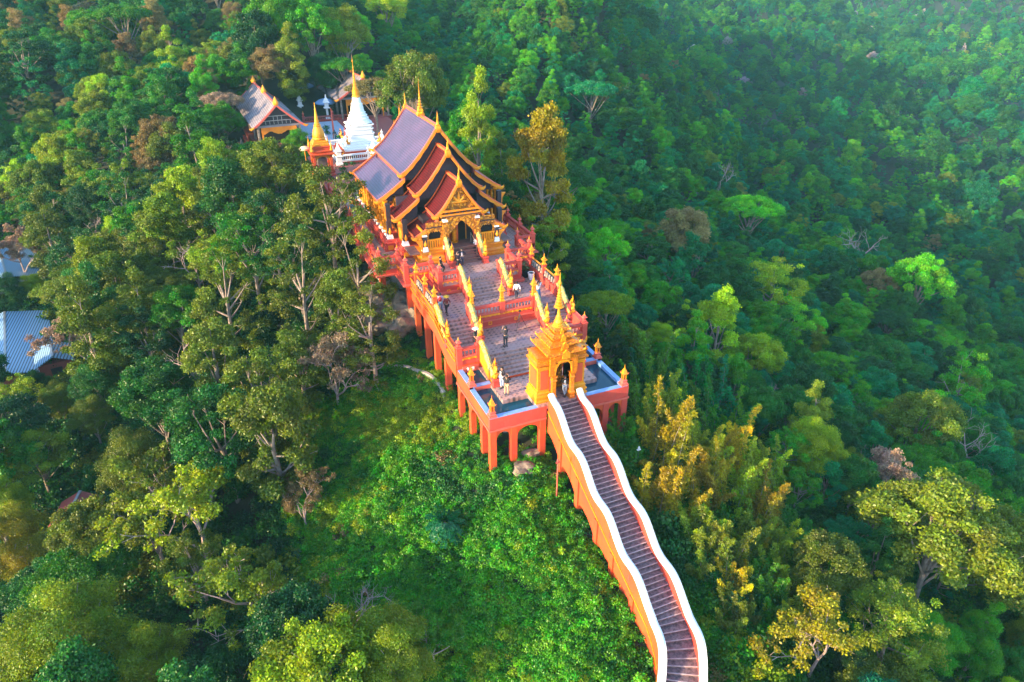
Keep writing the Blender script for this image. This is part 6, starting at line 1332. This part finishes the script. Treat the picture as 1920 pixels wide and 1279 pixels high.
for _, kind, x, y, s_, cn, d in cand[:NIND]: tree(kind, x, y, s_, cn, tilt=.06)
rest = [(k, x, y, s_, cn) for _, k, x, y, s_, cn, d in cand[NIND:]]
#  -> shared group
for lb, ts in used_lab.items():
    if len(ts) > 1:
        for t in ts: t['group'] = lb
# far woods: one object of scattered crowns
def scatter(name, label, cat, protos, P, rots, scls, idx, cols):
    n = len(P); me = bpy.data.meshes.new(name); me.vertices.add(n); me.vertices.foreach_set('co', np.asarray(P, np.float32).ravel())
    for nm, ty, da in (('rot', 'FLOAT', rots), ('scl', 'FLOAT', scls), ('idx', 'INT', idx)):
        a = me.attributes.new(nm, ty, 'POINT'); a.data.foreach_set('value', np.asarray(da, np.float32 if ty == 'FLOAT' else np.int32))
    a = me.attributes.new('tcol', 'FLOAT_COLOR', 'POINT'); a.data.foreach_set('color', np.concatenate([np.asarray(cols, np.float32), np.ones((n, 1), np.float32)], 1).ravel())
    o = bpy.data.objects.new(name, me); COL.objects.link(o); o['kind'] = 'stuff'; o['label'] = label; o['category'] = cat
    ng = bpy.data.node_groups.new(name, 'GeometryNodeTree'); ng.interface.new_socket('Geometry', in_out='INPUT', socket_type='NodeSocketGeometry'); ng.interface.new_socket('Geometry', in_out='OUTPUT', socket_type='NodeSocketGeometry')
    N = ng.nodes.new; L = ng.links.new; gi = N('NodeGroupInput'); go = N('NodeGroupOutput'); ip = N('GeometryNodeInstanceOnPoints'); jn = N('GeometryNodeJoinGeometry')
    for pm in reversed(protos):     # join order is last link first
        po = bpy.data.objects.new(pm.name + '_source', pm); oi = N('GeometryNodeObjectInfo'); oi.inputs['Object'].default_value = po; sm = N('GeometryNodeSetMaterial'); sm.inputs['Material'].default_value = M['leaf_inst']
        g2 = N('GeometryNodeGeometryToInstance'); L(oi.outputs['Geometry'], sm.inputs[0]); L(sm.outputs[0], g2.inputs[0]); L(g2.outputs[0], jn.inputs[0])
    def attr(nm, ty):
        a = N('GeometryNodeInputNamedAttribute'); a.data_type = ty; a.inputs[0].default_value = nm; return a.outputs[0]
    cx = N('ShaderNodeCombineXYZ'); L(attr('rot', 'FLOAT'), cx.inputs[2]); er = N('FunctionNodeEulerToRotation'); L(cx.outputs[0], er.inputs[0])
    ip.inputs['Pick Instance'].default_value = True; L(gi.outputs[0], ip.inputs['Points']); L(jn.outputs[0], ip.inputs['Instance']); L(attr('idx', 'INT'), ip.inputs['Instance Index']); L(er.outputs[0], ip.inputs['Rotation']); L(attr('scl', 'FLOAT'), ip.inputs['Scale']); L(ip.outputs[0], go.inputs[0])
    md = o.modifiers.new('scatter', 'NODES'); md.node_group = ng; return o
PK = ['round_a', 'round_b', 'tall_a', 'tall_b', 'sparse_b', 'round_b', 'sparse_a', 'fine_a']
FP = []; FR = []; FS = []; FI = []; FC = []
def addfar(x, y, kind, s_, cn, z=None):
    z = H(x, y) - .3 if z is None else z
    FP.append((x, y, z)); FR.append(rng.uniform(0, 6.28)); FS.append(s_); FI.append(PK.index(kind) if kind in PK else int(rng.integers(0, 8))); c = np.array(COLS[cn]) * rng.uniform(1.1, 1.7); FC.append(np.clip(c * (1 + rng.normal(size=3)*.06), 0, 1))  # far leaf colours lifted to stand in for light in the valley
for k, x, y, s_, cn in rest: addfar(x, y, k, s_, cn)
gx, gy = np.meshgrid(np.arange(-260, 1150, 4.6), np.arange(-120, 1150, 4.6)); gx = gx.ravel() + rng.uniform(-2.6, 2.6, gx.size); gy = gy.ravel() + rng.uniform(-2.6, 2.6, gy.size)
dd = np.hypot(gx - CAM.x, gy - CAM.y); an = np.arctan2(gx - CAM.x, gy - CAM.y); keep = (dd > 228) & (dd < 1080) & (an > YAW - .72) & (an < YAW + .72) & (rng.uniform(size=gx.size) < np.where(dd > 600, .62, .95)); gx, gy = gx[keep], gy[keep]; gz = hgt(gx, gy)
farc = ['dark green', 'deep green', 'mid green', 'bright green', 'blue green', 'olive', 'grey']; pf = [.12, .30, .23, .08, .25, .015, .005]  # blue green share paints distance haze into the crowns
for x, y, z in zip(gx, gy, gz): addfar(x, y, PK[int(rng.integers(0, 8))], (.42 + .34*rng.uniform() + .07*sin(x/31)*cos(y/27)) if rng.uniform() < .95 else rng.uniform(.9, 1.4), farc[rng.choice(7, p=pf)], z - .3)
r2 = np.random.default_rng(5)     # woods just beyond the left and right of the view
for ix in np.arange(-130, 170, 4.6):
    for iy in np.arange(-60, 240, 4.6):
        x = ix + r2.uniform(-2, 2); y = iy + r2.uniform(-2, 2); d = np.hypot(x - CAM.x, y - CAM.y)
        if d > 230 or (-50 < x < 40) or frustum(x, y, H(x, y) + 6): continue
        FP.append((x, y, H(x, y) - .3)); FR.append(r2.uniform(0, 6.28)); FS.append(r2.uniform(.6, .95)); FI.append(int(r2.integers(0, 8))); FC.append(np.array(COLS[['dark green', 'deep green', 'mid green', 'olive'][int(r2.integers(0, 4))]]) * r2.uniform(.9, 1.4))
scatter('far_forest', 'far-off woods covering the valley and the hills behind', 'forest', [PT[k][0] for k in PK], FP, FR, FS, FI, FC)
# undergrowth: leafy mounds and creepers
def mound(name, R, nh, size, per):
    cen = np.array([[rng.normal()*R*.5, rng.normal()*R*.5, rng.uniform(.0, nh)] for _ in range(7)]); P, Nn, S_, T_ = clumps(cen, rng.uniform(.3, .55, 7), per, size, .7, .4); return leaf_mesh(name, P, Nn, S_, T_, M['leaf'], 1.4)
MD = [mound('mound_a', .8, .5, .12, 560), mound('mound_b', .9, .9, .14, 480), mound('mound_c', .7, .35, .10, 700), mound('mound_d', .6, 1.4, .16, 420)]
UP = []; UR = []; US = []; UI = []; UC = []
def nz(x, y, f, ph=0): return sin(x*f + ph) * sin(y*f*1.1 + 1.7*ph) + .5*sin((x+y)*f*1.9 + ph*2)
for ix in np.arange(-75, 45, .5):
    for iy in np.arange(-30, 78, .5):
        x = ix + rng.uniform(-.3, .3); y = iy + rng.uniform(-.3, .3); d = np.hypot(x - CAM.x, y - CAM.y)
        slope = -18.5 < x < 3.2 and -24 < y < 16
        if -1.25 < x < 1.7 and -14.6 < y < -.1: continue
        if y <= -14.6 and y > -24 and abs(x - (.2 + (y+14.6)*.28)) < 1.9: continue
        if abs(x) < 7.6 and 12 < y < 46 and not (x < -5.4 and y < 19): continue
        if abs(x) < 4.8 and .3 < y <= 12 and rng.uniform() < .6: continue
        if not slope and not (2 < x < 14 and -20 < y < 18) and rng.uniform() < (.72 if y < 58 else .86): continue
        z = H(x, y)
        if not frustum(x, y, z, 130, 110): continue
        sc_ = (rng.uniform(.5, .8) if slope else rng.uniform(.6, 1.1)) + .06*nz(x, y, .5); sc_ *= 1.0 if slope else 1.15
        if abs(x) < 7 and y > -1: sc_ *= .75
        q = nz(x, y, .33, 1.0) + rng.normal()*.55
        if slope: cn = 'yellow green' if (q > 1.1 or (y > 3 and q > .3)) else ('bright green' if q > -.55 else ('mid green' if q > -1.1 else 'deep green')); cn = 'brownish' if rng.uniform() < .012 else cn
        elif x > 0: cn = 'yellow green' if q > .9 else ('mid green' if q > -.2 else 'deep green')
        else: cn = 'olive' if q > .7 else ('deep green' if q > -.3 else 'dark green')
        UP.append((x, y, z - .05)); UR.append(rng.uniform(0, 6.28)); US.append(max(.35, sc_)); UI.append(int(rng.choice(4, p=[.38, .18, .41, .03] if slope else [.35, .25, .3, .10]))); UC.append(np.clip(np.array(COLS[cn]) * rng.uniform(.75, 1.25) * (1.0 + rng.normal(size=3)*.05), 0, 1))
scatter('undergrowth', 'dense low creepers and bushes covering the slope around the terraces', 'undergrowth', MD, UP, UR, US, UI, UC)
# potted bush beside the right block
t = thing('potted_bush', 'dark leafy bush in a black pot between the right block and the white planter', 'potted plant', (4.3, 15.35, Z2))
m = MB(); m.lathe(4.3, 15.35, [(.25,0),(.34,.5),(.36,.6),(.3,.6)], 14, 0, 0, True, Z2); m.build('pot', M['void'], t)
o = bpy.data.objects.new('foliage', MD[3]); COL.objects.link(o); o.parent = t; o.location = (0, 0, .6); o.scale = (.62, .62, .5); o.color = (.10, .12, .05, 1)

# ------------------------------------------------------------------ haze
hm, t_, b_, N_, L_ = nmat('valley_haze'); t_.nodes.remove(b_)
pv = N_('ShaderNodeVolumePrincipled'); pv.inputs['Density'].default_value = HAZE; pv.inputs['Color'].default_value = (.32, .78, .95, 1); pv.inputs['Anisotropy'].default_value = 0.0
L_(pv.outputs[0], t_.nodes['Material Output'].inputs['Volume'])
m = MB(); m.box(-720, 1520, -440, 1520, -130, 260, 0); o = m.build('haze', hm); o['kind'] = 'stuff'
for o_ in list(bpy.data.objects):
    if 'label' in o_ and len(o_['label'].split()) > 16: print('LONG', o_['label'])
print('trees', len(cand), 'far', len(FP), 'under', len(UP), 'samelabel', sum(1 for v in used_lab.values() if len(v) > 1))
